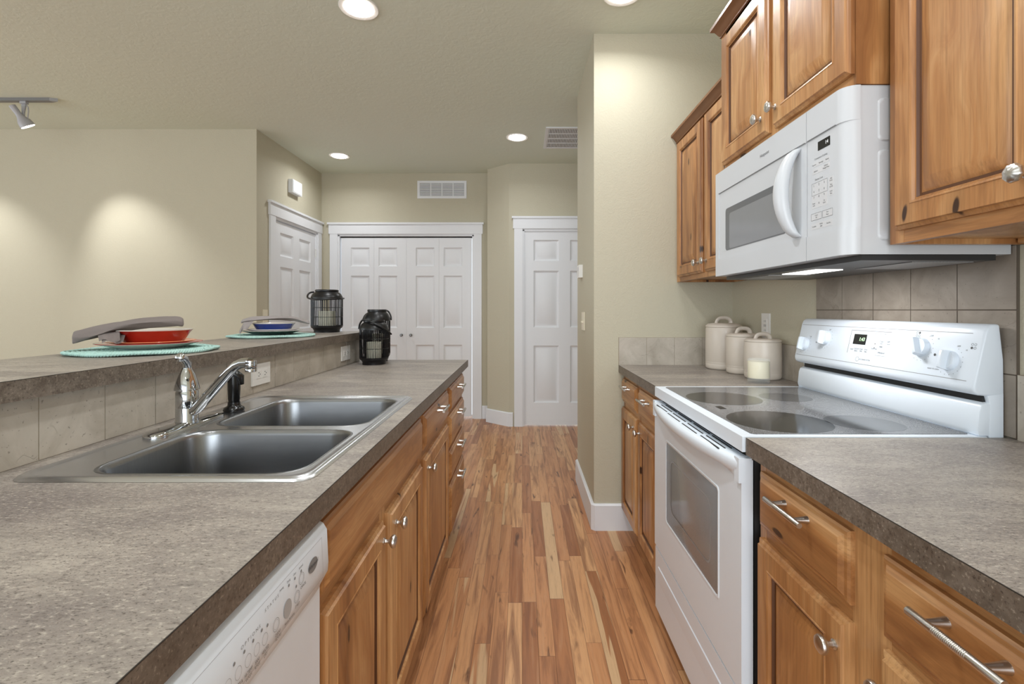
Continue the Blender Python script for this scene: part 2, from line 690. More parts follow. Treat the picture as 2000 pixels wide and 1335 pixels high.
struct('wall_pantry', b, MW)
b = B()
b.box(.3985, 1.17, 2.67, 3.46, 0, CEIL, .018, 4)
struct('wall_end', b, MW)
struct('wall_right', B().box(1.17, 1.27, -1.6, 2.67, 0, CEIL), MW)
struct('wall_hall', B().box(1.8, 1.9, 3.4, 5.04, 0, CEIL), MW)
struct('wall_bar', B().box(-1.10, -.991, -.6, 2.90, 0, 1.0475), MW)

BH = .146
def base(name, pts):
    """baseboard of .016 following plan points (its back line), normal to the left of travel"""
    b = B()
    t = .016
    n = len(pts)
    off = []
    for i in range(n):
        ds = []
        if i > 0:
            ds.append((V3(pts[i]) - V3(pts[i - 1])).normalized())
        if i < n - 1:
            ds.append((V3(pts[i + 1]) - V3(pts[i])).normalized())
        ns = [V3((-d.y, d.x)) for d in ds]
        if len(ns) == 2:
            m = (ns[0] + ns[1]).normalized()
            k = t / max(.3, m.dot(ns[0]))
            off.append(V3(pts[i]) + m * k)
        else:
            off.append(V3(pts[i]) + ns[0] * t)
    loops = []
    for p, q in zip(pts, off):
        q2 = V3(p).lerp(q, .55)
        loops.append([(p[0], p[1], 0), (q.x, q.y, 0), (q.x, q.y, BH - .008), (q2.x, q2.y, BH), (p[0], p[1], BH)])
    b.loft(loops)
    struct(name, b, TRIMW)


base('baseboard_end', [(.3985 + .62, 2.67), (.3985 + .010, 2.67), (.3985, 2.68), (.3985, 3.45), (.409, 3.46), (.9, 3.46)])
base('baseboard_closet', [(-.451, 5.4), (-.381, 5.4)][::-1])
base('baseboard_pantry', [(-.381, 5.4), (-.381, 5.25), (-.14, 5.04), (-.098, 5.04)][::-1])
base('baseboard_dining', [(-8, 4.08), (-2.357, 4.08)][::-1])
base('baseboard_entry', [(-2.257, 4.10), (-2.257, 4.262)][::-1])


def casing(name, fr, w, h=2.06, cw=.088):
    """craftsman casing about an opening 0..w, 0..h on plane fr"""
    b = B()
    def bx(u0, u1, v0, v1, n0, n1, bev=.002):
        ps = [fr(u, v, n) for u in (u0, u1) for v in (v0, v1) for n in (n0, n1)]
        b.box(min(p.x for p in ps), max(p.x for p in ps), min(p.y for p in ps), max(p.y for p in ps), min(p.z for p in ps), max(p.z for p in ps), bev)
    bx(-cw - .006, -.006, 0, h + .012, 0, .018)
    bx(w + .006, w + cw + .006, 0, h + .012, 0, .018)
    bx(-cw - .018, w + cw + .018, h + .012, h + .118, 0, .022)
    bx(-cw - .030, w + cw + .030, h + .118, h + .138, 0, .036)
    # jamb
    bx(-.006, .012, 0, h, -.09, .006, .001)
    bx(w - .012, w + .006, 0, h, -.09, .006, .001)
    bx(-.006, w + .006, h - .012, h + .012, -.09, .006, .001)
    struct(name, b, TRIMW)


DPROF = [(0, 0), (.004, -.007), (.012, -.011), (.018, -.014), (.024, -.014), (.048, -.003)]


def slab(b, fr, w, h, us, vs_, t=.036, v0=.008):
    """moulded slab: us = list of (u0,u1) panel columns, vs_ = list of (v0,v1) rows"""
    ub = sorted({0, w, *[q for p in us for q in p]})
    vb = sorted({v0, h, *[q for p in vs_ for q in p]})
    for a0, a1 in zip(ub[:-1], ub[1:]):
        for c0, c1 in zip(vb[:-1], vb[1:]):
            if (a0, a1) in us and (c0, c1) in vs_:
                b.rings(fr, a0, a1, c0, c1, DPROF)
            else:
                b.f([b.v(fr(a0, c0, 0)), b.v(fr(a1, c0, 0)), b.v(fr(a1, c1, 0)), b.v(fr(a0, c1, 0))])
    b.rings(fr, 0, w, v0, h, [(0, 0), (0, -t)])


ROWS = [(.235, .84), (1.03, 1.625), (1.725, 1.945)]
# door_1: entry-side door
d1 = thing('door_1', (-2.257, 4.825, 0), None, None, kind='structure')
fr = frame((-2.267, 4.385, 0), (0, 1, 0), (0, 0, 1), (1, 0, 0))
b = B()
slab(b, fr, .875, 2.04, [(.115, .375), (.50, .76)], ROWS)
b.build('door_slab', TRIMW, d1, merge=True)
for z in (.25, 1.10, 1.84):
    B().box(-2.268, -2.262, 5.255, 5.2615, z - .045, z + .045).tube([(-2.262, 5.259, z - .045), (-2.262, 5.259, z + .045)], .006, 8).build('hinge', NICKEL, d1)
hb = B()
hb.lathe([(.028, 0), (.028, .006), (.010, .010), (.009, .035), (.026, .045), (.027, .058), (.015, .068)], (-2.267, 4.45, .95), (1, 0, 0), 20)
hb.build('door_knob', NICKEL, d1)
casing('trim_1', frame((-2.257, 4.373, 0), (0, 1, 0), (0, 0, 1), (1, 0, 0)), .899)
# door_2: bifold closet
d2 = thing('door_2', (-1.307, 5.4, 0), None, None, kind='structure')
lw = .3655
RB = [(.235, .828), (1.018, 1.606), (1.712, 1.922)]
for i in range(4):
    x0 = -2.038 + i * (lw + .0012)
    fr = frame((x0, 5.413, 0), (1, 0, 0), (0, 0, 1), (0, -1, 0))
    b = B()
    us = [(.105, .315)] if i in (0, 2) else [(.052, .262)]
    slab(b, fr, lw, 2.032, us, RB, v0=.02)
    lf = b.build('door_leaf', TRIMW, d2, merge=True)
    if i in (1, 2):
        kx = x0 + (lw - .052 if i == 1 else .052)
        B().lathe([(.014, 0), (.012, .004), (.006, .008), (.006, .016), (.014, .022), (.016, .030), (.010, .036)], (kx, 5.413, .937), (0, -1, 0), 18).build('knob', DNICK, lf)
casing('trim_2', frame((-2.064, 5.4, 0), (1, 0, 0), (0, 0, 1), (0, -1, 0)), 1.514)
struct('trim_4', B().box(-2.05, -.56, 5.425, 5.45, 2.034, 2.047), DARK)
# door_3: pantry door
d3 = thing('door_3', (.45, 5.04, 0), None, None, kind='structure')
fr = frame((.014, 5.05, 0), (1, 0, 0), (0, 0, 1), (0, -1, 0))
b = B()
slab(b, fr, .862, 2.05, [(.106, .372), (.49, .756)], [(.245, .845), (1.035, 1.632), (1.735, 1.955)], v0=.012)
b.build('door_slab', TRIMW, d3, merge=True)
for z in (.32, 1.08, 1.80):
    B().tube([(.011, 5.043, z - .045), (.011, 5.043, z + .045)], .007, 8).build('hinge', NICKEL, d3)
casing('trim_3', frame((.010, 5.04, 0), (1, 0, 0), (0, 0, 1), (0, -1, 0)), .870)

# ------------------------------------------------------------------ ceiling lights, vents, wall devices
LN = ['round recessed ceiling light nearest the camera on the left', 'round recessed ceiling light cut by the top edge, above the right aisle',
      'round recessed ceiling light near the entry door and closet', 'round recessed ceiling light beside the ceiling vent',
      'recessed ceiling light out of frame above the dishwasher', 'recessed ceiling light out of frame above the right counter',
      'unseen recessed ceiling light added to brighten the aisle', 'unseen recessed ceiling light added behind the camera']
for (x, y), lb in zip(CANS + UNSEEN_CANS, LN):
    t = thing('recessed_light', (x, y, CEIL - .012), lb, 'ceiling light', 'recessed ceiling lights')
    B().lathe([(.072, 0), (.075, -.004), (.095, -.007), (.098, -.003), (.098, 0)], (x, y, CEIL), n=40, cap=False).build('trim_ring', OUTW, t)
    B().lathe([(.072, 0), (.070, -.008), (.055, -.013), (.030, -.016), (.001, -.017)], (x, y, CEIL), n=32, cap=False).build('lens', LENS, t)

# track light
TY, TZ = 3.49, CEIL
t = thing('track_light', (-3.9, TY, CEIL - .02), 'grey ceiling track holding a lit white spotlight, upper left', 'track light')
b = B()
b.box(-5.6, -3.42, TY - .018, TY + .018, CEIL - .022, CEIL)
b.build('track', simple('track_grey', lin(120, 120, 120), .5), t)
b = B().prism([(-3.42, TY - .018), (-3.375, TY), (-3.42, TY + .018)], 'z', CEIL - .022, CEIL)
b.build('end_cap', simple('track_cap_grey', lin(150, 150, 150), .5), t)
SILV = simple('silver_lamp_metal', lin(168, 168, 172), .35, vary=.02)
hx = -3.62
aim = (V3((-3.24, 4.08, 1.52)) - V3((hx, TY, CEIL - .17))).normalized()
hc = V3((hx, TY, CEIL - .165))
sb = B().box(hx - .022, hx + .022, TY - .012, TY + .012, CEIL - .040, CEIL - .022, .003)
sb.prism([(hx - .016, CEIL - .04), (hx + .016, CEIL - .04), (hx + .004, CEIL - .10), (hx + .002, CEIL - .165), (hx - .012, CEIL - .165), (hx - .014, CEIL - .10)], 'y', TY - .006, TY + .006, .002)
stem = sb.build('stem', SILV, t)
B().tube([(hx + .012, TY, CEIL - .045), (hx + .028, TY, CEIL - .06), (hx + .032, TY, CEIL - .09), (hx + .026, TY, CEIL - .15)], .0035, 8).build('cord', SILV, t)
hb = B().lathe([(.014, -.115), (.020, -.112), (.019, -.05), (.024, -.03), (.040, .0), (.046, .035), (.043, .037)], hc, aim, 28)
head = hb.build('lamp_head', SILV, t)
B().lathe([(.042, .034), (.040, .0395), (.02, .042), (.001, .043)], hc, aim, 24, cap=False).build('lens', SPOTL, head)
sp = lamp('spot_lamp', 'SPOT', hc + aim * .06, 36, spot_size=math.radians(62), spot_blend=.9, shadow_soft_size=.03)
sp.rotation_euler = aim.to_track_quat('-Z', 'Y').to_euler()
a2 = (V3((-4.42, 4.08, 1.45)) - V3((-4.75, TY, CEIL - .17))).normalized()
sp = lamp('spot_lamp', 'SPOT', (-4.75, TY, CEIL - .17), 36, spot_size=math.radians(62), spot_blend=.9, shadow_soft_size=.03)
sp.rotation_euler = a2.to_track_quat('-Z', 'Y').to_euler()


def grille(name, fr, W, H, label, cat, bays, rows, vertical=False):
    p0 = fr(0, 0, 0)
    t = thing(name, tuple(fr(W / 2, H / 2, 0)), label, cat)
    def bxf(b, u0, u1, v0, v1, n0, n1, bev=0):
        ps = [fr(u, v, n) for u in (u0, u1) for v in (v0, v1) for n in (n0, n1)]
        b.box(min(p.x for p in ps), max(p.x for p in ps), min(p.y for p in ps), max(p.y for p in ps), min(p.z for p in ps), max(p.z for p in ps), bev)
    m = .026
    b = B()
    for a in ((0, W, 0, m), (0, W, H - m, H), (0, m, m, H - m), (W - m, W, m, H - m)):
        bxf(b, *a, 0, .008, .001)
    if not vertical:
        for k in range(1, bays):
            u = m + (W - 2 * m) * k / bays
            bxf(b, u - .005, u + .005, m, H - m, .0, .0075)
    else:
        for k in range(1, bays):
            v = m + (H - 2 * m) * k / bays
            bxf(b, m, W - m, v - .005, v + .005, .0, .0075)
    b.build('grille_frame', TRIMW, t)
    b = B()
    bxf(b, m * .6, W - m * .6, m * .6, H - m * .6, .0003, .0012)
    b.build('grille_backing', simple('dark_duct', lin(92, 92, 94), .8), t)
    b = B()
    for k in range(rows):
        if not vertical:
            v = m + (H - 2 * m) * (k + .5) / rows
            h = (H - 2 * m) / rows * .30
            bxf(b, m, W - m, v - h, v + h, .0014, .006)
        else:
            u = m + (W - 2 * m) * (k + .5) / rows
            h = (W - 2 * m) / rows * .28
            bxf(b, u - h, u + h, m, H - m, .0014, .006)
    b.build('louvers', TRIMW, t)


grille('return_air_grille', frame((-1.178, 5.4, 2.472), (1, 0, 0), (0, 0, 1), (0, -1, 0)), .552, .198, 'white rectangular return air grille on the wall above the closet doors', 'vent', 4, 11)
grille('ceiling_vent', frame((.20, 4.03, CEIL), (1, 0, 0), (0, 1, 0), (0, 0, -1)), .36, .52, 'white slatted vent in the ceiling, partly behind the wall corner', 'vent', 4, 22, True)

t = thing('door_chime', (-2.257, 4.73, 2.36), 'small white box mounted high above the entry side door', 'door chime')
B().box(-2.257, -2.212, 4.632, 4.825, 2.356, 2.484, .005).build('housing', TRIMW, t)
B().box(-2.212, -2.209, 4.640, 4.817, 2.364, 2.476, .001).build('cover', TRIMW, t)


def plate(name, fr, W, H, label, cat, kind, mat=OUTW, horiz=False, grp=None):
    t = thing(name, tuple(fr(0, -H / 2, 0)), label, cat, grp)
    def bxf(b, u0, u1, v0, v1, n0, n1, bev=0):
        ps = [fr(u, v, n) for u in (u0, u1) for v in (v0, v1) for n in (n0, n1)]
        b.box(min(p.x for p in ps), max(p.x for p in ps), min(p.y for p in ps), max(p.y for p in ps), min(p.z for p in ps), max(p.z for p in ps), bev)
    b = B()
    bxf(b, -W / 2, W / 2, -H / 2, H / 2, 0, .006, .002)
    b.build('cover_plate', mat, t)
    if kind == 'outlet':
        for s in (-1, 1):
            cu, cv = (s * .021, 0) if horiz else (0, s * .021)
            b = B()
            bxf(b, cu - .015, cu + .015, cv - .015, cv + .015, .006, .0075, .001)
            rc = b.build('receptacle', mat, t)
            b = B()
            for q in (-1, 1):
                if horiz:
                    bxf(b, cu - .004, cu + .003, q * .006 - .0012, q * .006 + .0012, .0075, .0079)
                else:
                    bxf(b, cu + q * .006 - .0012, cu + q * .006 + .0012, cv - .003, cv + .004, .0075, .0079)
            if horiz:
                bxf(b, cu + .006, cu + .010, -.002, .002, .0075, .0079)
            else:
                bxf(b, cu - .002, cu + .002, cv - .010, cv - .006, .0075, .0079)
            b.build('slots', PRINT, rc)
    elif kind == 'gfci':
        b = B()
        bxf(b, -.017, .017, -.034, .034, .006, .008, .001)
        rc = b.build('receptacle', mat, t)
        b = B()
        for s in (-1, 1):
            for q in (-1, 1):
                bxf(b, q * .006 - .0012, q * .006 + .0012, s * .022 - .004, s * .022 + .004, .008, .0084)
        bxf(b, -.012, .012, -.003, -.001, .008, .0084)
        bxf(b, -.012, .012, .002, .004, .008, .0084)
        b.build('slots', PRINT, rc)
    else:
        for s in ((-1, 1) if kind == 'double' else (0,)):
            b = B()
            bxf(b, s * .023 - .005, s * .023 + .005, -.012, .012, .006, .008)
            bxf(b, s * .023 - .004, s * .023 + .004, -.010, .002, .008, .014, .001)
            b.build('toggle', mat, t)
    return t


XB = -.981
plate('power_outlet', frame((XB, 1.797, .982), (0, 1, 0), (0, 0, 1), (1, 0, 0)), .122, .078, 'white outlet plate on the low tiles behind the black sprayer', 'outlet', 'outlet', horiz=True)
plate('power_outlet', frame((XB, 2.66, .982), (0, 1, 0), (0, 0, 1), (1, 0, 0)), .122, .078, 'white outlet plate on the low tiles beside the front black lantern', 'outlet', 'outlet', horiz=True)
plate('power_outlet', frame((1.17, 2.30, 1.145), (0, -1, 0), (0, 0, 1), (-1, 0, 0)), .075, .118, 'white outlet plate on the wall above the cream canisters', 'outlet', 'gfci')
plate('light_switch', frame((-2.257, 4.212, 1.165), (0, 1, 0), (0, 0, 1), (1, 0, 0)), .072, .116, 'ivory light switch left of the entry side door', 'light switch', 'single', IVORY)
plate('light_switch', frame((.3985, 3.12, 1.148), (0, -1, 0), (0, 0, 1), (-1, 0, 0)), .118, .116, 'ivory double light switch on the end wall below the thermostat', 'light switch', 'double', IVORY)
t = thing('thermostat', (.3985, 3.215, 1.43), 'small white thermostat on the end wall beside the pantry door', 'thermostat')
B().box(.3735, .3985, 3.165, 3.268, 1.434, 1.518, .007, 3).build('housing', OUTW, t)
B().box(.372, .3735, 3.185, 3.225, 1.48, 1.505).build('display', PADG, t)

# ------------------------------------------------------------------ counters and backsplash
CT, CB = .914, .8735


def counter(name, boxes, edges, label, cat='countertop', seams=(), T=CT, Bz=CB):
    t = thing(name, (sum((q[0] + q[1]) / 2 for q in boxes) / len(boxes), sum((q[2] + q[3]) / 2 for q in boxes) / len(boxes), Bz), label, cat)
    b = B()
    for q in boxes:
        b.box(*q, Bz, T)
    b.build('top_surface', LAM, t)
    b = B()
    for q in edges:
        b.box(*q, Bz, T - .0012)
    b.build('front_edge', LAM_SHADED, t)
    b = B()
    for q in edges:
        b.box(*q, T - .0012, T)
    b.build('seam_line', SEAM, t)
    return t


SX0, SX1, SY0, SY1 = -.925, -.378, .852, 1.683
e = .0012
XL = -.3324
counter('kitchen_countertop', [(-.991, XL - e, -.6, SY0 + .012), (-.991, XL - e, SY1 - .012, 2.95 - e), (-.991, SX0 + .012, SY0 + .012, SY1 - .012), (SX1 - .012, XL - e, SY0 + .012, SY1 - .012)],
        [(XL - e, XL, -.6, 2.95), (-.991, XL - e, 2.95 - e, 2.95)], 'long stone-look laminate countertop holding the steel sink')
XR = .5355
counter('kitchen_countertop', [(XR + e, 1.17, 1.921, 2.67)], [(XR, XR + e, 1.921, 2.67)], 'short laminate countertop with canisters, between the range and end wall')
counter('kitchen_countertop', [(XR + e, 1.17, -.6, 1.150)], [(XR, XR + e, -.6, 1.150), (XR + e, .56, 1.150, 1.1503)], 'laminate countertop in the right foreground, nearest the camera')
counter('bar_countertop', [(-1.39, -.955 - e, -.6, 2.98 - e)], [(-.955 - e, -.955, -.6, 2.98), (-1.39, -.955 - e, 2.98 - e, 2.98)], 'raised laminate bar top carrying the place settings', 'bar top', T=1.088, Bz=1.0475)


def tiles(name, fr, u0, u1, v0, v1, us, vs_, label, mat, depth=.009, g=.0022, gm=None):
    t = thing(name, tuple(fr((u0 + u1) / 2, v0, 0)), label, 'backsplash')
    b = B()
    def bxf(b, a0, a1, c0, c1, n0, n1, bev=0):
        ps = [fr(u, v, n) for u in (a0, a1) for v in (c0, c1) for n in (n0, n1)]
        b.box(min(p.x for p in ps), max(p.x for p in ps), min(p.y for p in ps), max(p.y for p in ps), min(p.z for p in ps), max(p.z for p in ps), bev)
    ub = [u0] + sorted(u for u in us if u0 + .004 < u < u1 - .004) + [u1]
    vb = [v0] + [v for v in vs_ if v0 < v < v1] + [v1]
    for a0, a1 in zip(ub[:-1], ub[1:]):
        for c0, c1 in zip(vb[:-1], vb[1:]):
            j = random.uniform(-.0006, .0006)
            bxf(b, a0 + g / 2, a1 - g / 2, c0 + g / 2, c1 - g / 2, .001, depth + j, .0015)
    b.build('tile_field', mat, t)
    b = B()
    bxf(b, u0, u1, v0, v1, 0, depth - .0015)
    b.build('grout', gm or GROUT, t)
    return t


ybar = [.975 + .155 * k for k in range(-11, 14)]
tiles('tile_backsplash', frame((-.991, 0, 0), (0, 1, 0), (0, 0, 1), (1, 0, 0)), -.6, 2.90, CT, 1.0475, ybar, [], 'single row of pale stone tiles under the raised bar, behind the faucet', TILE, .010)
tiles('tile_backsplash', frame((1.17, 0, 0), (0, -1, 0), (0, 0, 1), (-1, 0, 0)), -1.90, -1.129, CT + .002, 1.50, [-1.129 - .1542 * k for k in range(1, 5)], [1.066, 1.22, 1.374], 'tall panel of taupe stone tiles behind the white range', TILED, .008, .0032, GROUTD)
tiles('tile_backsplash', frame((0, 2.67, 0), (1, 0, 0), (0, 0, 1), (0, -1, 0)), .535, 1.16, CT, 1.068, [.535 + .154 * k for k in range(1, 5)], [], 'single row of pale stone tiles on the end wall', TILE, .010)
tiles('tile_backsplash', frame((1.17, 0, 0), (0, -1, 0), (0, 0, 1), (-1, 0, 0)), -2.66, -1.9025, CT, 1.068, [-2.66 + .154 * k for k in range(1, 5)], [], 'single row of stone tiles behind the cream canisters', TILE, .010)
tiles('tile_backsplash', frame((1.17, 0, 0), (0, -1, 0), (0, 0, 1), (-1, 0, 0)), -1.1265, .6, CT, 1.068, [-1.1265 + .154 * k for k in range(1, 12)], [], 'single row of stone tiles at the far right edge by the range', TILE, .010)

# ------------------------------------------------------------------ cabinets
DOORP = [(0, 0), (0, .009), (.004, .012), (.008, .0135), (.010, .019), (.050, .019), (.052, .0205), (.056, .019), (.059, .0135), (.062, .0135), (.065, .008), (.070, .008), (.078, .012), (.098, .0175), (.102, .0175)]
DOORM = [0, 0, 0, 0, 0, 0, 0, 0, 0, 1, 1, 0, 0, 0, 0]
DRAWP = [(0, 0), (0, .008), (.004, .0115), (.010, .0125), (.013, .015), (.018, .019), (.022, .0195)]
DRAWM = [0, 0, 0, 0, 0, 0, 0]


def cfr(X, sg):
    # u runs along +Y, n outward of the cabinet (sg), X = back plane of the front
    return frame((X, 0, 0), (0, 1, 0), (0, 0, 1), (sg, 0, 0))


def knob(parent, X, sg, y, z, swirl=False):
    prof = [(.0085, 0), (.0085, .002), (.0055, .004), (.0045, .009), (.005, .013), (.012, .017), (.0155, .0205), (.0162, .024), (.0145, .028), (.010, .0305), (.004, .0318)]
    fn = None
    if swirl:
        fn = lambda th, i: 1 + (.035 * math.cos(8 * th + i * .35) if i >= 5 else 0)
    B().lathe(prof, (X, y, z), (sg, 0, 0), 54 if swirl else 28, fn).build('knob', NICKEL, parent)


def pull(parent, X, sg, y, z, L=.130, sp=.078):
    b = B()
    xo = X + sg * .030
    b.lathe([(.0050, -L / 2), (.0056, -L / 2 + .001), (.0056, L / 2 - .001), (.0050, L / 2)], (xo, y, z), (0, 1, 0), 16)
    for k in range(20):
        yy = -.0225 + k * .00237
        b.lathe([(.0055, yy - .0010), (.00585, yy), (.0055, yy + .0010)], (xo, y, z), (0, 1, 0), 20, lambda th, i: 1 + .02 * math.cos(8 * th + k * .4))
    for s in (-1, 1):
        b.lathe([(.0075, 0), (.0065, .006), (.0048, .020), (.0045, .030)], (X, y + s * sp / 2, z), (sg, 0, 0), 14)
    bp = b.build('bar_pull', NICKEL, parent)


def door(t, X, sg, y0, y1, z0, z1, kn=None, swirl=False):
    b = B()
    fr = cfr(X - sg * .019, sg)
    b.rings(fr, y0, y1, z0, z1, DOORP, DOORM)
    b.rings(fr, y0, y1, z0, z1, [(0, 0)], cap=True)
    o = b.build('door', [WZ, GROOVE_SHADE], t, smooth=25, merge=True)
    if kn:
        knob(o, X, sg, kn[0], kn[1], swirl)
    return o


def drawer(t, X, sg, y0, y1, z0, z1, pz=None, py=None, name='drawer'):
    b = B()
    fr = cfr(X - sg * .019, sg)
    b.rings(fr, y0, y1, z0, z1, DRAWP, DRAWM)
    b.rings(fr, y0, y1, z0, z1, [(0, 0)], cap=True)
    o = b.build(name, [WY, GROOVE_SHADE], t, smooth=25, merge=True)
    if pz:
        pull(o, X, sg, py if py else (y0 + y1) / 2, pz)
    return o


def carcass(t, xf, xb, y0, y1, z0, z1, rails, stiles, endmat=None, toe=True, ff=True):
    """hollow box with a face frame at xf; rails = z ranges, stiles = y ranges"""
    b = B()
    s = 1 if xb > xf else -1
    b.box(xf + s * .018, xb, y0, y0 + .016, z0, z1)
    b.box(xf + s * .018, xb, y1 - .016, y1, z0, z1)
    b.box(xf + s * .018, xb, y0 + .016, y1 - .016, z0 + .012, z0 + .026)
    b.box(xb - s * .006, xb, y0, y1, z0, z1)
    if toe:
        b.box(xf + s * .07, xf + s * .085, y0, y1, 0, z0)
        b.box(xf + s * .07, xb, y0, y0 + .016, 0, z0)
        b.box(xf + s * .07, xb, y1 - .016, y1, 0, z0)
    else:
        b.box(xf, xb, y0 + .016, y1 - .016, z1 - .016, z1)
    b.build('carcass', WZ, t)
    for (a, c) in stiles:
        B().box(xf - s * .0005, xf + s * .018, a, c, z0, z1, .001).build('frame_stile', WZ, t)
    sy = sorted(stiles)
    for (a, c) in rails:
        for (s0, s1) in zip(sy[:-1], sy[1:]):
            B().box(xf, xf + s * .018, s0[1], s1[0], a, c).build('frame_rail', WY, t)


DT, DBm, DDT, DDB = .8455, .720, .690, .128
Z0 = .108
FX = .564
# right: far base cabinet
t = thing('base_cabinet', (.86, 2.296, 0), 'alder base cabinet below the canisters, by the white end wall trim', 'cabinet', 'kitchen cabinets')
carcass(t, FX, 1.165, 1.925, 2.655, Z0, CB, [(Z0, .14), (.685, .725), (.84, CB)], [(1.925, 1.955), (2.275, 2.315), (2.625, 2.655)])
drawer(t, .545, -1, 1.937, 2.272, DBm, DT, .815)
drawer(t, .545, -1, 2.318, 2.646, DBm, DT, .815)
door(t, .545, -1, 1.937, 2.272, DDB, DDT, (2.235, .645))
door(t, .545, -1, 2.318, 2.646, DDB, DDT, (2.355, .645))
# right: near base cabinets
t = thing('base_cabinet', (.86, .95, 0), 'alder base cabinet right of the range, one drawer over one door', 'cabinet', 'kitchen cabinets')
carcass(t, FX, 1.165, .776, 1.135, Z0, CB, [(Z0, .14), (.685, .725), (.84, CB)], [(.776, .818), (1.108, 1.135)])
drawer(t, .545, -1, .813, 1.119, DBm, DT, .819, .957)
door(t, .545, -1, .813, 1.122, DDB, DDT, (.838, .637))
t = thing('base_cabinet', (.86, .58, 0), 'alder base cabinet at the bottom right corner, cut by the frame', 'cabinet', 'kitchen cabinets')
carcass(t, FX, 1.165, .37, .7755, Z0, CB, [(Z0, .14), (.685, .725), (.84, CB)], [(.37, .41), (.733, .7755)])
drawer(t, .545, -1, .41, .7377, DBm, DT, .819, .5775)
door(t, .545, -1, .41, .7377, DDB, .700, (.714, .652))

LF = -.361
LX = -.342
t = thing('base_cabinet', (-.67, 1.25, 0), 'alder sink base cabinet with a long plain front over two doors', 'cabinet', 'kitchen cabinets')
carcass(t, LF, -.985, .828, 1.683, Z0, CB, [(Z0, .14), (.685, .725), (.84, CB)], [(.828, .858), (1.21, 1.255), (1.655, 1.683)])
drawer(t, LX, 1, .8365, 1.662, DBm, DT, name='false_front')
door(t, LX, 1, .8365, 1.212, DDB, DDT, (1.188, .648))
door(t, LX, 1, 1.255, 1.660, DDB, DDT, (1.300, .645))
t = thing('base_cabinet', (-.67, 1.97, 0), 'alder base cabinet past the sink, one drawer over a wide door', 'cabinet', 'kitchen cabinets')
carcass(t, LF, -.985, 1.6835, 2.287, Z0, CB, [(Z0, .14), (.685, .725), (.84, CB)], [(1.6835, 1.715), (2.235, 2.287)])
drawer(t, LX, 1, 1.706, 2.245, DBm, DT, .815)
door(t, LX, 1, 1.706, 2.245, DDB, DDT, (1.750, .646))
t = thing('base_cabinet', (-.67, 2.58, 0), 'alder stack of four drawers at the far end of the sink counter', 'cabinet', 'kitchen cabinets')
carcass(t, LF, -.985, 2.2875, 2.870, Z0, CB, [(Z0, .14), (.37, .392), (.535, .556), (.708, .728), (.84, CB)], [(2.2875, 2.335), (2.825, 2.870)])
for (a, c, pz) in ((.728, .846, .815), (.556, .708, .68), (.392, .535, .51), (.13, .37, .347)):
    drawer(t, LX, 1, 2.315, 2.835, a, c, pz, 2.57)


def crown(t, x, xb, y0, y1, z, h, pr, ret0=False, ret1=False):
    prof = [(0, 0), (.006, .002), (.006, .010), (.010, .014), (pr * .45, h * .45), (pr * .62, h * .62), (pr * .9, h * .72), (pr, h * .76), (pr, h)]
    b = B()
    loops = []
    # front run along Y with mitred returns
    if ret1:
        loops.append([(xb, y1 + o, z + k) for o, k in prof] + [(xb, y1 - .002, z + h)])
    loops.append([(x - o, y1 + (o if ret1 else 0), z + k) for o, k in prof] + [(x + .002, y1 - (.002 if ret1 else 0), z + h)])
    loops.append([(x - o, y0 - (o if ret0 else 0), z + k) for o, k in prof] + [(x + .002, y0 + (.002 if ret0 else 0), z + h)])
    if ret0:
        loops.append([(xb, y0 - o, z + k) for o, k in prof] + [(xb, y0 + .002, z + h)])
    b.loft(loops)
    b.build('crown_moulding', CROWNM, t, smooth=30)


t = thing('wall_cabinet', (1.0, 2.29, 1.374), 'alder upper cabinet with two tall doors, left of the microwave', 'cabinet', 'kitchen cabinets')
carcass(t, .860, 1.165, 1.906, 2.668, 1.374, 2.142, [(1.374, 1.412), (2.105, 2.142)], [(1.906, 1.945), (2.222, 2.268), (2.615, 2.668)], toe=False)
door(t, .841, -1, 2.262, 2.622, 1.398, 2.128, (2.298, 1.446))
door(t, .841, -1, 1.930, 2.228, 1.398, 2.128, (2.195, 1.446))
crown(t, .860, 1.165, 1.906, 2.668, 2.140, .048, .034)
t = thing('wall_cabinet', (1.0, 1.52, 1.754), 'alder upper cabinet mounted directly above the white microwave', 'cabinet', 'kitchen cabinets')
carcass(t, .790, 1.165, 1.135, 1.902, 1.754, 2.298, [(1.754, 1.792), (2.25, 2.298)], [(1.135, 1.165), (1.476, 1.526), (1.86, 1.902)], toe=False)
door(t, .770, -1, 1.518, 1.866, 1.780, 2.268, (1.552, 1.835), True)
door(t, .770, -1, 1.139, 1.484, 1.780, 2.268, (1.462, 1.838), True)
crown(t, .790, 1.165, 1.135, 1.902, 2.294, .054, .034, True, True)
t = thing('wall_cabinet', (1.0, .9, 1.372), 'alder upper cabinet at the right edge, right of the microwave', 'cabinet', 'kitchen cabinets')
carcass(t, .860, 1.165, .36, 1.122, 1.372, 2.142, [(1.372, 1.408), (2.105, 2.142)], [(.36, .40), (.73, .765), (1.082, 1.122)], toe=False)
B().box(1.135, 1.155, .38, 1.10, 1.374, 1.392).build('hanging_rail', WY, t)
door(t, .841, -1, .765, 1.094, 1.400, 2.128, (.800, 1.448), True)
door(t, .841, -1, .400, .735, 1.400, 2.128, (.700, 1.448), True)
crown(t, .860, 1.165, .36, 1.122, 2.140, .048, .034)

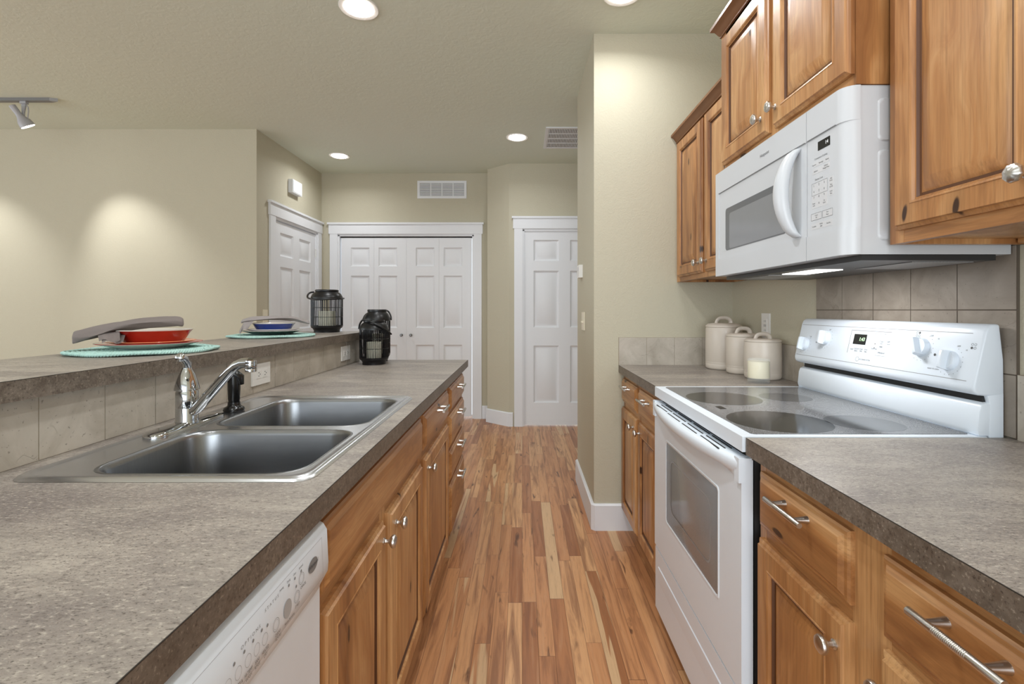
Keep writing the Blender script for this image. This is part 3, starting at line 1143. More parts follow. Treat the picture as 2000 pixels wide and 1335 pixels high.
# ------------------------------------------------------------------ sink, faucet, sprayer
t = thing('kitchen_sink', (-.65, 1.2675, CT), 'double bowl stainless steel sink set into the left counter', 'sink')
b = B()
zt = .9195
outer = [(0.0, .9145), (.003, .9185), (.008, .9215), (.014, .9215), (.020, .9185), (.026, .9180)]
loops = [rrect(SX0 + i, SX1 - i, SY0 + i, SY1 - i, .035, z) for i, z in outer]
b.loft(loops, False, False)
bm = b.bm
zi = .9180
BOWLS = [(-.818, -.414, .887, 1.210), (-.818, -.414, 1.252, 1.632)]
def edges_of(loop):
    vv = [bm.verts.new(p) for p in loop]
    return [bm.edges.new((vv[i], vv[(i + 1) % len(vv)])) for i in range(len(vv))]
es = edges_of(rrect(SX0 + .026, SX1 - .026, SY0 + .026, SY1 - .026, .035, zi))
for (x0, x1, y0, y1) in BOWLS:
    es += edges_of(rrect(x0 - .004, x1 + .004, y0 - .004, y1 + .004, .064, zi))
bmesh.ops.triangle_fill(bm, edges=es, use_beauty=True)
b.build('rim', STEEL, t, merge=True)
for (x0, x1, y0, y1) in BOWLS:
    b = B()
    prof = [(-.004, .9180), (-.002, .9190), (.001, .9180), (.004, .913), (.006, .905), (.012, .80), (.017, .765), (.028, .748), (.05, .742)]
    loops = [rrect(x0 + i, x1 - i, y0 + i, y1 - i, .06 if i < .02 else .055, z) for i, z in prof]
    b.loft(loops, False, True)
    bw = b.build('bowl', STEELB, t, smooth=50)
    cx, cy = (x0 + x1) / 2, (y0 + y1) / 2
    B().lathe([(.055, 0), (.053, .003), (.040, .003), (.036, -.0015), (.004, -.0015)], (cx, cy, .7425), n=28).build('drain', CHROME, bw)

FXc, FYc = -.8725, 1.25
t = thing('faucet', (FXc, FYc, .918), 'chrome single handle faucet with a swung spout, behind the sink bowls', 'faucet')
b = B()
def stad(l, r, z, n=10):
    pts = []
    for k in range(n + 1):
        a = math.radians(180 * k / n)
        pts.append((FXc + r * math.cos(a), FYc + l + r * math.sin(a), z))
    for k in range(n + 1):
        a = math.radians(180 + 180 * k / n)
        pts.append((FXc + r * math.cos(a), FYc - l + r * math.sin(a), z))
    return pts
b.loft([stad(.103, .028, .9182), stad(.103, .028, .9235), stad(.102, .0265, .9265), stad(.095, .018, .9300), stad(.06, .014, .9330)], True, True)
b.build('base_plate', CHROME, t, smooth=50)
b = B()
b.lathe([(.027, .925), (.0265, .932), (.0255, .936), (.0255, .966), (.0248, .9675), (.0255, .969), (.0255, 1.008), (.0245, 1.0095), (.0245, 1.014)], (FXc, FYc, 0), n=36)
b.build('body', CHROME, t, smooth=50)
b = B()
b.lathe([(.0285, 1.013), (.0285, 1.017), (.024, 1.034), (.018, 1.052), (.0125, 1.063), (.0105, 1.072), (.010, 1.082), (.006, 1.090), (.003, 1.092)], (FXc, FYc, 0), n=36)
b.tube([(FXc, FYc, 1.070), (FXc + .006, FYc - .012, 1.085), (FXc + .010, FYc - .028, 1.0955), (FXc + .012, FYc - .043, 1.101)], [.0085, .008, .009, .0085], 16, sx=1.25)
b.lathe([(.004, -.006), (.010, -.003), (.0118, 0), (.010, .003), (.004, .006)], (FXc + .012, FYc - .043, 1.101), (.1, -.9, .25), 16)
hd = b.build('handle', CHROME, t, smooth=50)
B().lathe([(.0036, 0), (.0036, .0012), (.0010, .0016)], (FXc + .0135, FYc - .0165, 1.040), (.55, -.7, .46), 12).build('index_button', DISP, hd)
ang = math.radians(-13)
du = V3((math.cos(ang), math.sin(ang), 0))
def spt(s, z):
    return V3((FXc, FYc, 0)) + du * s + V3((0, 0, z))
b = B()
b.tube([spt(.012, .955), spt(.035, .968), spt(.07, 1.003), spt(.11, 1.042), spt(.135, 1.066), spt(.152, 1.079), spt(.170, 1.086), spt(.195, 1.0885)],
       [.0145, .0140, .0132, .0125, .0122, .0122, .0122, .0122], 20)
sp_ = b.build('spout', CHROME, t, smooth=60)
b = B()
pa = spt(.196, 1.0845)
b.lathe([(.006, .010), (.0125, .009), (.0135, .004), (.0130, .002), (.0135, 0), (.0135, -.010), (.0128, -.011), (.0135, -.012), (.0130, -.019), (.009, -.020)], pa, (0, 0, 1), 24, lambda th, i: 1 + (.03 * math.cos(14 * th) if 3 < i < 9 else 0))
b.build('aerator', CHROME, sp_, smooth=40)

SPX, SPY = -.8625, 1.437
t = thing('side_sprayer', (SPX, SPY, .918), 'black pull-out sprayer standing right of the chrome faucet', 'sprayer')
B().lathe([(.027, .9185), (.029, .922), (.027, .929), (.020, .933), (.017, .936), (.0165, .946)], (SPX, SPY, 0), n=28).build('escutcheon', BLACKP, t, smooth=60)
b = B()
b.lathe([(.0145, .944), (.016, .955), (.0172, .985), (.0170, 1.005), (.0150, 1.022)], (SPX, SPY, 0), n=24)
b.build('grip', BLACKP, t, smooth=60)
b = B()
b.tube([(SPX + .017, SPY + .006, .996), (SPX + .014, SPY + .005, 1.018), (SPX + .002, SPY + .001, 1.028), (SPX - .016, SPY - .006, 1.024), (SPX - .028, SPY - .010, 1.012)], [.009, .0135, .0160, .0150, .0125], 18)
b.build('spray_head', BLACKP, t, smooth=60)

# ------------------------------------------------------------------ dishwasher
t = thing('dishwasher', (-.65, .523, 0), 'white dishwasher under the left counter with a printed control panel', 'dishwasher')
Y0, Y1 = .226, .8225
B().box(-.97, -.37, Y0, Y1, .02, .868).build('tub_body', DARK, t)
B().box(-.370, -.347, Y0, Y1, .115, .765, .004).build('door_panel', WHITE, t)
B().box(-.42, -.41, Y0, Y1, 0, .11).build('toe_panel', WHITE, t)
cp = B().prism([(-.37, .862), (-.350, .862), (-.340, .857), (-.3335, .846), (-.3310, .79), (-.3320, .776), (-.345, .752), (-.348, .742), (-.37, .742)], 'y', Y0, Y1, .0025).build('control_panel', WHITE, t, smooth=50)
U, VV, NN = V3((0, 1, 0)), V3((-.0446, 0, 1)).normalized(), V3((1, 0, .0446)).normalized()
def dwp(y, z):
    return V3((-.3335 + (.846 - z) * .0446, y, z))
def disc(b, y, z, ru, rv, n=28, lift=.0005):
    o = dwp(y, z)
    b.f([b.v(o + U * (ru * math.cos(2 * PI * k / n)) + VV * (rv * math.sin(2 * PI * k / n)) + NN * lift) for k in range(n)])
def ringd(b, y, z, ru, rv, wd=.0006, n=28, lift=.0005):
    o = dwp(y, z)
    l = [[o + U * ((ru - q) * math.cos(2 * PI * k / n)) + VV * ((rv - q) * math.sin(2 * PI * k / n)) + NN * lift for k in range(n)] for q in (0, wd)]
    b.loft(l, False, False)
b = B()
disc(b, .762, .816, .0165, .0105)
lg = b.build('logo_badge', simple('badge_grey', lin(128, 129, 131), .4), cp)
B().text('Whirlpool', .0085, dwp(.762, .816), U, VV, NN, lift=.0009, shear=.25).build('logo_lettering', PRINT, lg)
b = B()
disc(b, .678, .799, .0115, .0125)
b.build('time_window', simple('window_grey', lin(172, 173, 175), .3), cp)
b = B()
for (y, z) in ((.722, .817), (.706, .799), (.646, .797)):
    ringd(b, y, z, .0085, .0085)
    ringd(b, y, z, .0062, .0062, .0003)
for y in (.618, .599, .580, .560, .540, .520, .500):
    ringd(b, y, .797, .0066, .0075, .0004)
b.build('button_outlines', PRINTL, cp)
b = B()
for (y, z) in ((.625, .810), (.6115, .8125), (.592, .8125), (.573, .8125), (.553, .8125), (.705, .8145), (.684, .828), (.702, .828), (.722, .828)):
    disc(b, y, z, .0022, .0022, 12)
b.build('indicator_dots', simple('dot_grey', lin(140, 141, 143), .5), cp)
b = B()
sz = .0058
for (s, y, z) in (('CANCEL', .727, .804), ('START', .706, .7865), ('DELAY\nHOURS', .650, .7835), ('HEATED\nDRY', .618, .783), ('SANI\nRINSE', .599, .783), ('HI-TEMP\nWASH', .580, .783), ('POTS &\nPANS', .560, .783), ('NORMAL\nWASH', .540, .783), ('Minutes Remaining', .682, .7815),
                  ('Sensing', .664, .8345), ('Drying', .684, .8345), ('Clean', .702, .8345), ('Sanitized', .722, .8345)):
    for k, ln_ in enumerate(s.split('\n')):
        B.text(b, ln_, sz if len(s) < 15 and z < .83 else .0046, dwp(y, z - k * .0062), U, VV, NN, sxx=.8)
b.build('printed_labels', PRINT, cp)
b = B()
B.text(b, 'S T A T U S', .006, dwp(.638, .831), U, VV, NN, sxx=1.2)
B.text(b, 'O P T I O N S', .006, dwp(.588, .820), U, VV, NN, sxx=1.2)
b.build('printed_headings', PRINTL, cp)
b = B()
for (a, c, e_, g_) in ((.24, .797, .8425, .8429), (.797, .7974, .778, .8429), (.24, .797, .778, .7784)):
    ps = [dwp(a, e_), dwp(c, e_), dwp(c, g_), dwp(a, g_)]
    b.f([b.v(p + NN * .0004) for p in ps])
b.build('inset_outline', PRINTL, cp)

# ------------------------------------------------------------------ range
RY0, RY1 = 1.155, 1.915
RYm = (RY0 + RY1) / 2
t = thing('kitchen_range', (.85, RYm, 0), 'white freestanding electric range with a speckled glass cooktop', 'range')
b = B()
b.box(.56, 1.155, RY0 + .004, RY1 - .004, .03, .876)
for x in (.60, 1.10):
    for y in (RY0 + .05, RY1 - .05):
        b.lathe([(.018, 0), (.018, .03)], (x, y, 0), n=12)
b.build('oven_body', DARK, t)
b = B()
b.box(.529, 1.118, RY0, RY1, .8785, .9155, .009, 3)
ck = b.build('cooktop_frame', WHITE, t)
b = B()
b.loft([rrect(.562, 1.098, RY0 + .022, RY1 - .022, .012, z) for z in (.9150, .9166)], False, True)
gl = b.build('glass_cooktop', GLASSTOP, ck)
for (x, y, r, m) in ((.692, 1.653, .122, BURN), (.700, 1.314, .131, BURN), (.915, 1.672, .083, BURN2), (.918, 1.292, .092, BURN2)):
    B().lathe([(r, .9166), (r, .91685), (.001, .91685)], (x, y, 0), n=56, cap=False).build('burner_zone', m, gl)
b = B()
b.prism([(.606, 1.468), (.606, 1.512), (.628, 1.520), (.628, 1.476)], 'z', .9166, .9169)
b.build('hot_surface_mark', simple('hot_mark_black', lin(24, 24, 24), .3), gl)
# oven door
b = B()
b.box(.528, .556, RY0 + .002, RY1 - .002, .2935, .858, .005, 3)
od = b.build('oven_door', WHITE, t)
b = B()
fr = frame((.528, 0, 0), (0, 1, 0), (0, 0, 1), (-1, 0, 0))
def rr2(u0, u1, v0, v1, r, n):
    return [fr(p[0], p[1], n) for p in rrect(u0, u1, v0, v1, r, 0, 4)]
b.loft([rr2(1.287, 1.764, .441, .746, .012, .0), rr2(1.289, 1.762, .443, .744, .012, .0022), rr2(1.294, 1.757, .448, .739, .010, .0022), rr2(1.296, 1.755, .450, .737, .010, .0006)], False, False)
b.build('window_frame', WHITE, od)
b = B()
b.loft([rr2(1.294, 1.757, .448, .739, .010, .0003), rr2(1.295, 1.756, .449, .738, .010, .0009)], False, True)
ow = b.build('window', OVENG, od)
b = B()
b.loft([rr2(1.345, 1.71, .50, .69, .03, .0010), rr2(1.349, 1.706, .504, .686, .03, .0012)], False, False)
b.build('inner_outline', PRINTL, ow)
b = B()
loops = []
NH = 24
for k in range(NH + 1):
    s = k / NH
    y = RY0 + .004 + s * (RY1 - RY0 - .008)
    bow = .040 * (1 - abs(2 * s - 1) ** 2.2)
    xf = .522 - bow
    lo = .812 + .010 * (1 - abs(2 * s - 1) ** 2)
    loops.append([(.552, y, .860), (xf + .012, y, .8615), (xf + .004, y, .858), (xf, y, .850), (xf + .001, y, .834), (xf + .008, y, .824), (.524, y, lo), (.552, y, lo)])
b.loft(loops)
b.box(.521, .553, RY0 + .001, RY0 + .026, .803, .8625, .004)
b.box(.521, .553, RY1 - .026, RY1 - .001, .803, .8625, .004)
hn = b.build('handle', WHITE, od, smooth=40)
b = B()
for r in range(3):
    for k in range(4):
        s0 = .12 + k * .195
        for q in range(1):
            y0, y1 = RY0 + s0 * .76, RY0 + (s0 + .165) * .76
            sm = (s0 + .08)
            bow = .040 * (1 - abs(2 * sm - 1) ** 2.2)
            x = .543 - r * (.012 + bow * .17)
            b.box(x - .0018, x + .0018, y0, y1, .8600, .8625)
b.build('vent_slots', DARK, hn)
b = B()
b.box(.530, .556, RY0 + .004, RY1 - .004, .045, .284, .005, 3)
dr = b.build('storage_drawer', WHITE, t)
b = B()
b.prism([(.530, .225), (.5275, .222), (.5275, .205), (.530, .160)], 'y', RY0 + .05, RY1 - .05)
b.build('drawer_ridge', WHITE, dr)
# backguard
b = B()
b.prism([(1.100, .9155), (1.096, .93), (1.1005, .975), (1.106, .990), (1.116, .996), (1.150, .998), (1.150, .9155)], 'y', RY0 + .001, RY1 - .001, .004)
bg = b.build('backguard_base', WHITE, t, smooth=40)
b = B()
b.box(1.118, 1.148, RY0 + .012, RY1 - .012, .996, 1.02)
b.build('backguard_gap', DARK, t)
PA, PB = V3((1.0845, 0, 1.036)), V3((1.1135, 0, 1.164))
b = B()
b.prism([(1.120, 1.012), (1.096, 1.014), (1.087, 1.022), (1.0845, 1.036), (1.1135, 1.164), (1.119, 1.178), (1.130, 1.186), (1.150, 1.186), (1.1600, 1.10), (1.1610, 1.012)], 'y', RY0, RY1, .006, 3)
cpn = b.build('control_panel', WHITE, t, smooth=40)
b = B()
b.prism([(1.1583, 1.020), (1.1583, .88), (1.122, .88), (1.1265, .99), (1.120, 1.013)], 'y', RY0 - .0, RY0 + .012, .002)
b.build('side_panel', WHITE, t)
b = B()
b.prism([(1.1583, 1.020), (1.1583, .88), (1.122, .88), (1.1265, .99), (1.120, 1.013)], 'y', RY1 - .012, RY1, .002)
b.build('side_panel', WHITE, t)
VP = (PB - PA).normalized()
NP = V3((-VP.z, 0, VP.x))
UP = V3((0, -1, 0))
def pp(y, z, lift=0.0):
    k = (z - PA.z) / (PB.z - PA.z)
    q = PA.lerp(PB, k) + NP * lift
    return V3((q.x, y, q.z))
def pquad(b, y0, y1, z0, z1, lift=.0004):
    b.f([b.v(pp(y0, z0, lift)), b.v(pp(y1, z0, lift)), b.v(pp(y1, z1, lift)), b.v(pp(y0, z1, lift))])
def pline(b, y0, y1, z0, z1, wd=.0012, lift=.0004):
    pquad(b, y0, y1, z0, z0 + wd, lift); pquad(b, y0, y1, z1 - wd, z1, lift)
    pquad(b, y0, y0 - wd, z0, z1, lift); pquad(b, y1 + wd, y1, z0, z1, lift)
b = B()
pquad(b, RY1 - .012, RY0 + .02, 1.0455, 1.0470)
pquad(b, RY1 - .012, RY0 + .03, 1.1615, 1.1630)
pquad(b, 1.618, 1.442, 1.1515, 1.1535)
pquad(b, 1.618, 1.616, 1.077, 1.1535)
b.build('groove_lines', simple('groove_grey', lin(150, 151, 153), .5), cpn)
b = B()
pquad(b, 1.599, 1.541, 1.1075, 1.1405, .0008)
ds = b.build('clock_display', DISP, cpn)
B().text('1:43', .017, pp(1.560, 1.124), UP, VP, NP, lift=.0014, shear=.12, sxx=.9).build('clock_digits', GREEN, ds)
b = B()
for (s, y, z, h) in (('BAKE', 1.598, 1.090, .0065), ('CUSTOM', 1.577, 1.0925, .0065), ('BROIL', 1.577, 1.086, .0065), ('START', 1.555, 1.0925, .0065), ('TIME', 1.555, 1.086, .0065), ('STOP', 1.534, 1.0925, .0065), ('TIME', 1.534, 1.086, .0065),
                     ('TEMP/TIME', 1.500, 1.098, .006), ('START', 1.474, 1.122, .0075), ('Enter', 1.474, 1.1165, .0055), ('TIMER', 1.474, 1.106, .0065), ('OFF', 1.447, 1.123, .0075), ('Cancel', 1.447, 1.1165, .0055),
                     ('Clean', 1.506, 1.146, .0055), ('Clock', 1.486, 1.146, .0055), ('Timer', 1.467, 1.146, .0055), ('OFF', 1.300, 1.150, .0065), ('OFF', 1.215, 1.128, .0065), ('HI', 1.278, 1.143, .0055), ('HI', 1.192, 1.120, .0055),
                     ('OFF', 1.835, 1.118, .0065), ('OFF', 1.73, 1.148, .0065), ('READY TO CLEAN', 1.275, 1.064, .005)):
    B.text(b, s, h, pp(y, z), UP, VP, NP, sxx=.85)
B.text(b, 'Whirlpool', .0085, pp(1.468, 1.0885), UP, VP, NP, shear=.3, sxx=.8)
pquad(b, 1.490, 1.447, 1.0790, 1.0796)
B.text(b, 'ACCUBAKE SYSTEM', .0056, pp(1.555, 1.061), UP, VP, NP, align='LEFT')
l_ = [[pp(1.563 + q * math.cos(2 * PI * k / 24), 1.061 + q * math.sin(2 * PI * k / 24), .0004) for k in range(24)] for q in (.0075, .0068)]
b.loft(l_, False, False)
for s in (1, -1):
    z = 1.108 + s * .0065
    b.f([b.v(pp(1.503, z - s * .002, .0004)), b.v(pp(1.497, z - s * .002, .0004)), b.v(pp(1.500, z + s * .0025, .0004))])
for (yc, zc) in ((1.325, 1.117), (1.232, 1.090), (1.745, 1.1185), (1.862, 1.089)):
    for k in range(10):
        a = math.radians(-150 + k * 20)
        y_, z_ = yc + .036 * math.sin(a), zc + .036 * math.cos(a) * -1
        q = [pp(y_ + .0009 * math.cos(2 * PI * i / 6), z_ + .0009 * math.sin(2 * PI * i / 6), .0004) for i in range(6)]
        b.f([b.v(p) for p in q])
for (yc, zc, fl) in ((1.346, 1.152, 0), (1.176, 1.131, 3)):
    for k in range(4):
        y_, z_ = yc + (.0042 if k % 2 else -.0042), zc + (.0042 if k < 2 else -.0042)
        l_ = [[pp(y_ + q * math.cos(2 * PI * i / 12), z_ + q * math.sin(2 * PI * i / 12), .0004) for i in range(12)] for q in (.0032, .0025 if k != fl else .0001)]
        b.loft(l_, False, False)
for (yc, zc) in ((1.279, 1.101), (1.793, 1.1005)):
    b.f([b.v(pp(yc + .0035 * math.cos(2 * PI * i / 12), zc + .0035 * math.sin(2 * PI * i / 12), .0006)) for i in range(12)])
b.build('printed_labels', PRINT, cpn)
for (y, z, rot) in ((1.325, 1.117, 25), (1.232, 1.090, 0), (1.745, 1.1185, 0), (1.862, 1.089, 0)):
    b = B()
    c = pp(y, z)
    b.lathe([(.0255, 0), (.0255, .004), (.0235, .010), (.0225, .013), (.001, .014)], c, NP, 36)
    a = math.radians(rot)
    uu = UP * math.cos(a) + VP * math.sin(a)
    vv = VP * math.cos(a) - UP * math.sin(a)
    loops = []
    for (hw, hl, n_) in ((.0075, .0245, .006), (.0065, .0240, .022), (.005, .0225, .027), (.003, .020, .0285)):
        loops.append([c + uu * sx * hw + vv * sy * hl + NP * n_ for sx, sy in ((-1, -1), (1, -1), (1, 1), (-1, 1))])
    b.loft(loops)
    kb = b.build('control_knob', WHITE, cpn)

# ------------------------------------------------------------------ microwave
t = thing('microwave', (.98, 1.517, 1.335), 'white over-the-range microwave with a curved handle', 'microwave')
MY0, MY1, MZ0, MZ1 = 1.135, 1.900, 1.352, 1.7525
b = B()
b.box(.802, 1.158, MY0 + .003, MY1 - .002, MZ0, MZ1, .003)
bd = b.build('body', WHITEM, t)
b = B()
def emb(x0, x1, z0, z1):
    f2 = frame((0, MY0 + .003, 0), (1, 0, 0), (0, 0, 1), (0, -1, 0))
    l = [[f2(p[0], p[1], n) for p in rrect(x0 + i, x1 - i, z0 + i, z1 - i, .012, 0, 4)] for i, n in ((0, 0), (.003, .003), (.006, .003))]
    b.loft(l, False, True)
emb(.842, 1.10, 1.62, 1.722)
emb(.842, 1.10, 1.385, 1.60)
b.build('side_panel_emboss', WHITEM, bd)
# front: door and control panel
def mfront(name, y0, y1, rnd):
    b = B()
    for (z0, z1, x) in ((MZ0, 1.4165, .765), (1.4165, 1.671, .7675), (1.671, MZ1, .765)):
        if rnd:
            pts = [(.800, y1), (x, y1), (x, y0 + .034)]
            for k in range(1, 7):
                a = PI / 2 * k / 6
                pts.append((x + .034 * (1 - math.cos(a)), y0 + .034 * (1 - math.sin(a))))
            pts.append((.800, y0))
        else:
            pts = [(.800, y1), (x, y1), (x, y0), (.800, y0)]
        b.prism(pts, 'z', z0, z1)
    if not rnd:
        b.box(.7651, .7676, y1 - .030, y1, 1.4165, 1.671)
    return b.build(name, WHITEM, t, smooth=30)
md = mfront('door', 1.2945, MY1, False)
mc = mfront('control_panel', MY0, 1.2925, True)
mf = frame((.7675, 0, 0), (0, 1, 0), (0, 0, 1), (-1, 0, 0))
def mrect(b, y0, y1, z0, z1, lift=.0005, r=.004):
    b.loft([[mf(p[0], p[1], n) for p in rrect(y0, y1, z0, z1, r, 0, 3)] for n in (0.0, lift)], False, True)
b = B()
mrect(b, 1.395, 1.812, 1.443, 1.600, .0006, .012)
wd = b.build('window', MICROD, md)
b = B()
b.loft([[mf(p[0], p[1], n) for p in rrect(1.399, 1.778, 1.447, 1.578, .010, 0, 3)] for n in (.0006, .0010)], False, True)
b.build('window_mesh', MICROG, wd)
b = B()
loops = []
for k in range(21):
    s = k / 20
    z = 1.418 + s * .250
    bul = math.sin(PI * s) ** .62
    xo = .766 - .041 * bul
    yc = 1.335 + .012 * bul
    wy = .015 + .009 * math.sin(PI * s)
    th = .013 + .006 * bul
    loops.append([(xo + th * math.cos(a) * 1.0, yc + wy * math.sin(a), z + (.004 if s < .5 else -.004) * (1 - bul)) for a in [2 * PI * i / 14 for i in range(14)]])
b.loft(loops)
b.build('handle', WHITEM, md, smooth=70)
UM = V3((0, -1, 0)); VM = V3((0, 0, 1)); NM = V3((-1, 0, 0))
B().text('Hotpoint', .0150, (.765, 1.517, 1.712), UM, VM, NM, lift=.0005).build('logo_lettering', PRINT, md)
b = B()
b.box(.7645, .7660, 1.300, 1.872, 1.6705, 1.6725)
b.build('groove_line', GREYLINE, md)
b = B()
b.box(.7645, .7660, 1.172, 1.290, 1.6705, 1.6725)
b.build('groove_line', GREYLINE, mc)
b = B()
mrect(b, 1.197, 1.246, 1.632, 1.655, .0006, .001)
dp = b.build('clock_display', DISP, mc)
B().text('14', .013, (.7675, 1.209, 1.6435), UM, VM, NM, lift=.0012).build('clock_digits', DIGIT, dp)
b = B()
for a in ((1.198, 1.268, 1.594, 1.606), (1.198, 1.268, 1.575, 1.589), (1.207, 1.272, 1.486, 1.552), (1.184, 1.202, 1.505, 1.552), (1.231, 1.275, 1.455, 1.473), (1.187, 1.227, 1.455, 1.473), (1.187, 1.275, 1.431, 1.446)):
    mrect(b, *a, .0003, .0015)
b.build('key_pads', PADG, mc)
b = B()
def mt(s, y, z, h=.0062, **kw):
    B.text(b, s, h, (.7675, y, z), UM, VM, NM, lift=.0006, sxx=.85, **kw)
mt('Convenience Cooking', 1.234, 1.614, .0068)
for s, y, z in (('Popcorn', 1.262, 1.600), ('Beverage', 1.233, 1.600), ('Reheat', 1.208, 1.600), ('Defrost', 1.255, 1.582), ('Defrost', 1.213, 1.586), ('Weight/Time', 1.213, 1.580)):
    mt(s, y, z, .0056)
mt('Express Cook', 1.242, 1.560, .0068)
for i, d in enumerate('123456789'):
    mt(d, 1.263 - .0215 * (i % 3), 1.545 - .0155 * (i // 3), .008)
mt('0', 1.2415, 1.4965, .008)
for s, y, z in (('Power', 1.263, 1.499), ('Level', 1.263, 1.4935), ('Set', 1.220, 1.499), ('Clock', 1.220, 1.4935), ('Add', 1.193, 1.5475), ('30 Sec', 1.193, 1.542), ('Time', 1.193, 1.532), ('On/Off', 1.193, 1.5265), ('Cook', 1.193, 1.5155), ('Time', 1.193, 1.510),
                ('Cancel', 1.253, 1.467), ('Off', 1.253, 1.461), ('Start', 1.207, 1.467), ('Pause', 1.207, 1.461), ('Turntable', 1.262, 1.4385), ('Surface', 1.232, 1.442), ('Light', 1.232, 1.436), ('Vent Fan', 1.203, 1.4385)):
    mt(s, y, z, .0052)
def ml(y0, y1, z0, z1, wd=.0006):
    for a in ((y0, y1, z0, z0 + wd), (y0, y1, z1 - wd, z1), (y0, y0 + wd, z0, z1), (y1 - wd, y1, z0, z1)):
        b.f([b.v(mf(a[0], a[2], .0006)), b.v(mf(a[1], a[2], .0006)), b.v(mf(a[1], a[3], .0006)), b.v(mf(a[0], a[3], .0006))])
ml(1.207, 1.272, 1.520, 1.552)
ml(1.231, 1.275, 1.455, 1.473)
ml(1.187, 1.227, 1.455, 1.473)
b.build('printed_labels', PRINT, mc)
b = B()
b.box(.806, 1.125, MY0 + .006, MY1 - .006, 1.338, 1.3515, .003)
un = b.build('underside_panel', simple('dark_underside', lin(46, 47, 49), .35), t)
b = B().box(.855, .935, 1.40, 1.58, 1.3362, 1.338)
b.build('light_lens', HOODL, un)
def m_mesh():
    t_ = NT('aluminium_mesh_filter')
    p = t_.pos()
    x, y, z = t_.xyz(p)
    f = t_.math('MULTIPLY', t_.math('SINE', t_.math('MULTIPLY', t_.math('ADD', x, y), 900.0)), t_.math('SINE', t_.math('MULTIPLY', t_.math('SUBTRACT', x, y), 900.0)))
    return t_.set(t_.ramp(f, [(.1, lin(110, 110, 112)), (.5, lin(205, 205, 207))]), .35, .4)
MESHF = m_mesh()
for (x0, x1, y0, y1) in ((.95, 1.10, 1.17, 1.37), (.83, .97, 1.62, 1.84)):
    B().box(x0, x1, y0, y1, 1.3362, 1.338, .0005).build('grease_filter', MESHF, un)
lamp('hood_lamp', 'AREA', (.895, 1.49, 1.333), 1.6, shape='RECTANGLE', size=.07, size_y=.16)

# ------------------------------------------------------------------ canisters and jar candle
def canister(x, y, r, zl, zd, zh, label):
    t = thing('canister', (x, y, CT), label, 'canister', 'cream stoneware canisters')
    h = zl - CT
    b = B()
    b.lathe([(r * .90, 0), (r * .965, .004), (r * .99, .010), (r * .995, .028), (r * .985, .030), (r * .995, .032), (r, .036), (r * .99, .0385), (r, .041), (r * 1.0, h * .6), (r * .985, h - .004), (r * .97, h)], (x, y, CT), n=56)
    b.build('body', STONEWARE, t, smooth=50)
    b = B()
    b.lathe([(r * .93, h - .002), (r * .985, h + .002), (r * 1.0, h + .005), (r * .985, h + .009), (r * .86, h + .009 + (zd - zl) * .45), (r * .6, h + .005 + (zd - zl) * .8), (r * .3, zd - CT), (.001, zd - CT + .001)], (x, y, CT), n=56)
    ld = b.build('lid', STONEWARE, t, smooth=50)
    b = B()
    hw = r * .42
    pts = []
    for k in range(15):
        a = PI * k / 14
        pts.append((x + hw * math.copysign(abs(math.cos(a)) ** .7, math.cos(a)), y, zd - .006 + (zh - zd) * math.sin(a) ** .8))
    b.tube(pts, [.0095] + [.0075] * 13 + [.0095], 12, sx=1.5)
    b.build('lid_handle', STONEWARE, ld, smooth=60)


canister(1.053, 2.51, .090, 1.129, 1.152, 1.185, 'tallest cream canister, furthest left of the three')
canister(1.074, 2.333, .078, 1.090, 1.107, 1.137, 'middle sized cream canister between the other two')
canister(1.079, 2.155, .077, 1.077, 1.090, 1.118, 'smallest cream canister, behind the glass candle')
t = thing('jar_candle', (.999, 2.03, CT), 'ivory candle in a clear glass jar before the canisters', 'candle')
b = B()
b.lathe([(.043, 0), (.0445, .003), (.0445, .098), (.0435, .100), (.0425, .098), (.0422, .020), (.038, .016), (.001, .0155)], (.999, 2.03, CT), n=48, cap=False)
b.f([b.v((.999 + .043 * math.cos(2 * PI * k / 48), 2.03 + .043 * math.sin(2 * PI * k / 48), CT)) for k in range(48)])
b.build('glass_jar', GLASS, t, smooth=50, merge=True)
B().lathe([(.0415, .0205), (.0417, .022), (.0417, .088), (.0405, .090), (.001, .0895)], (.999, 2.03, CT), n=48).build('wax', WAX, t, smooth=50)

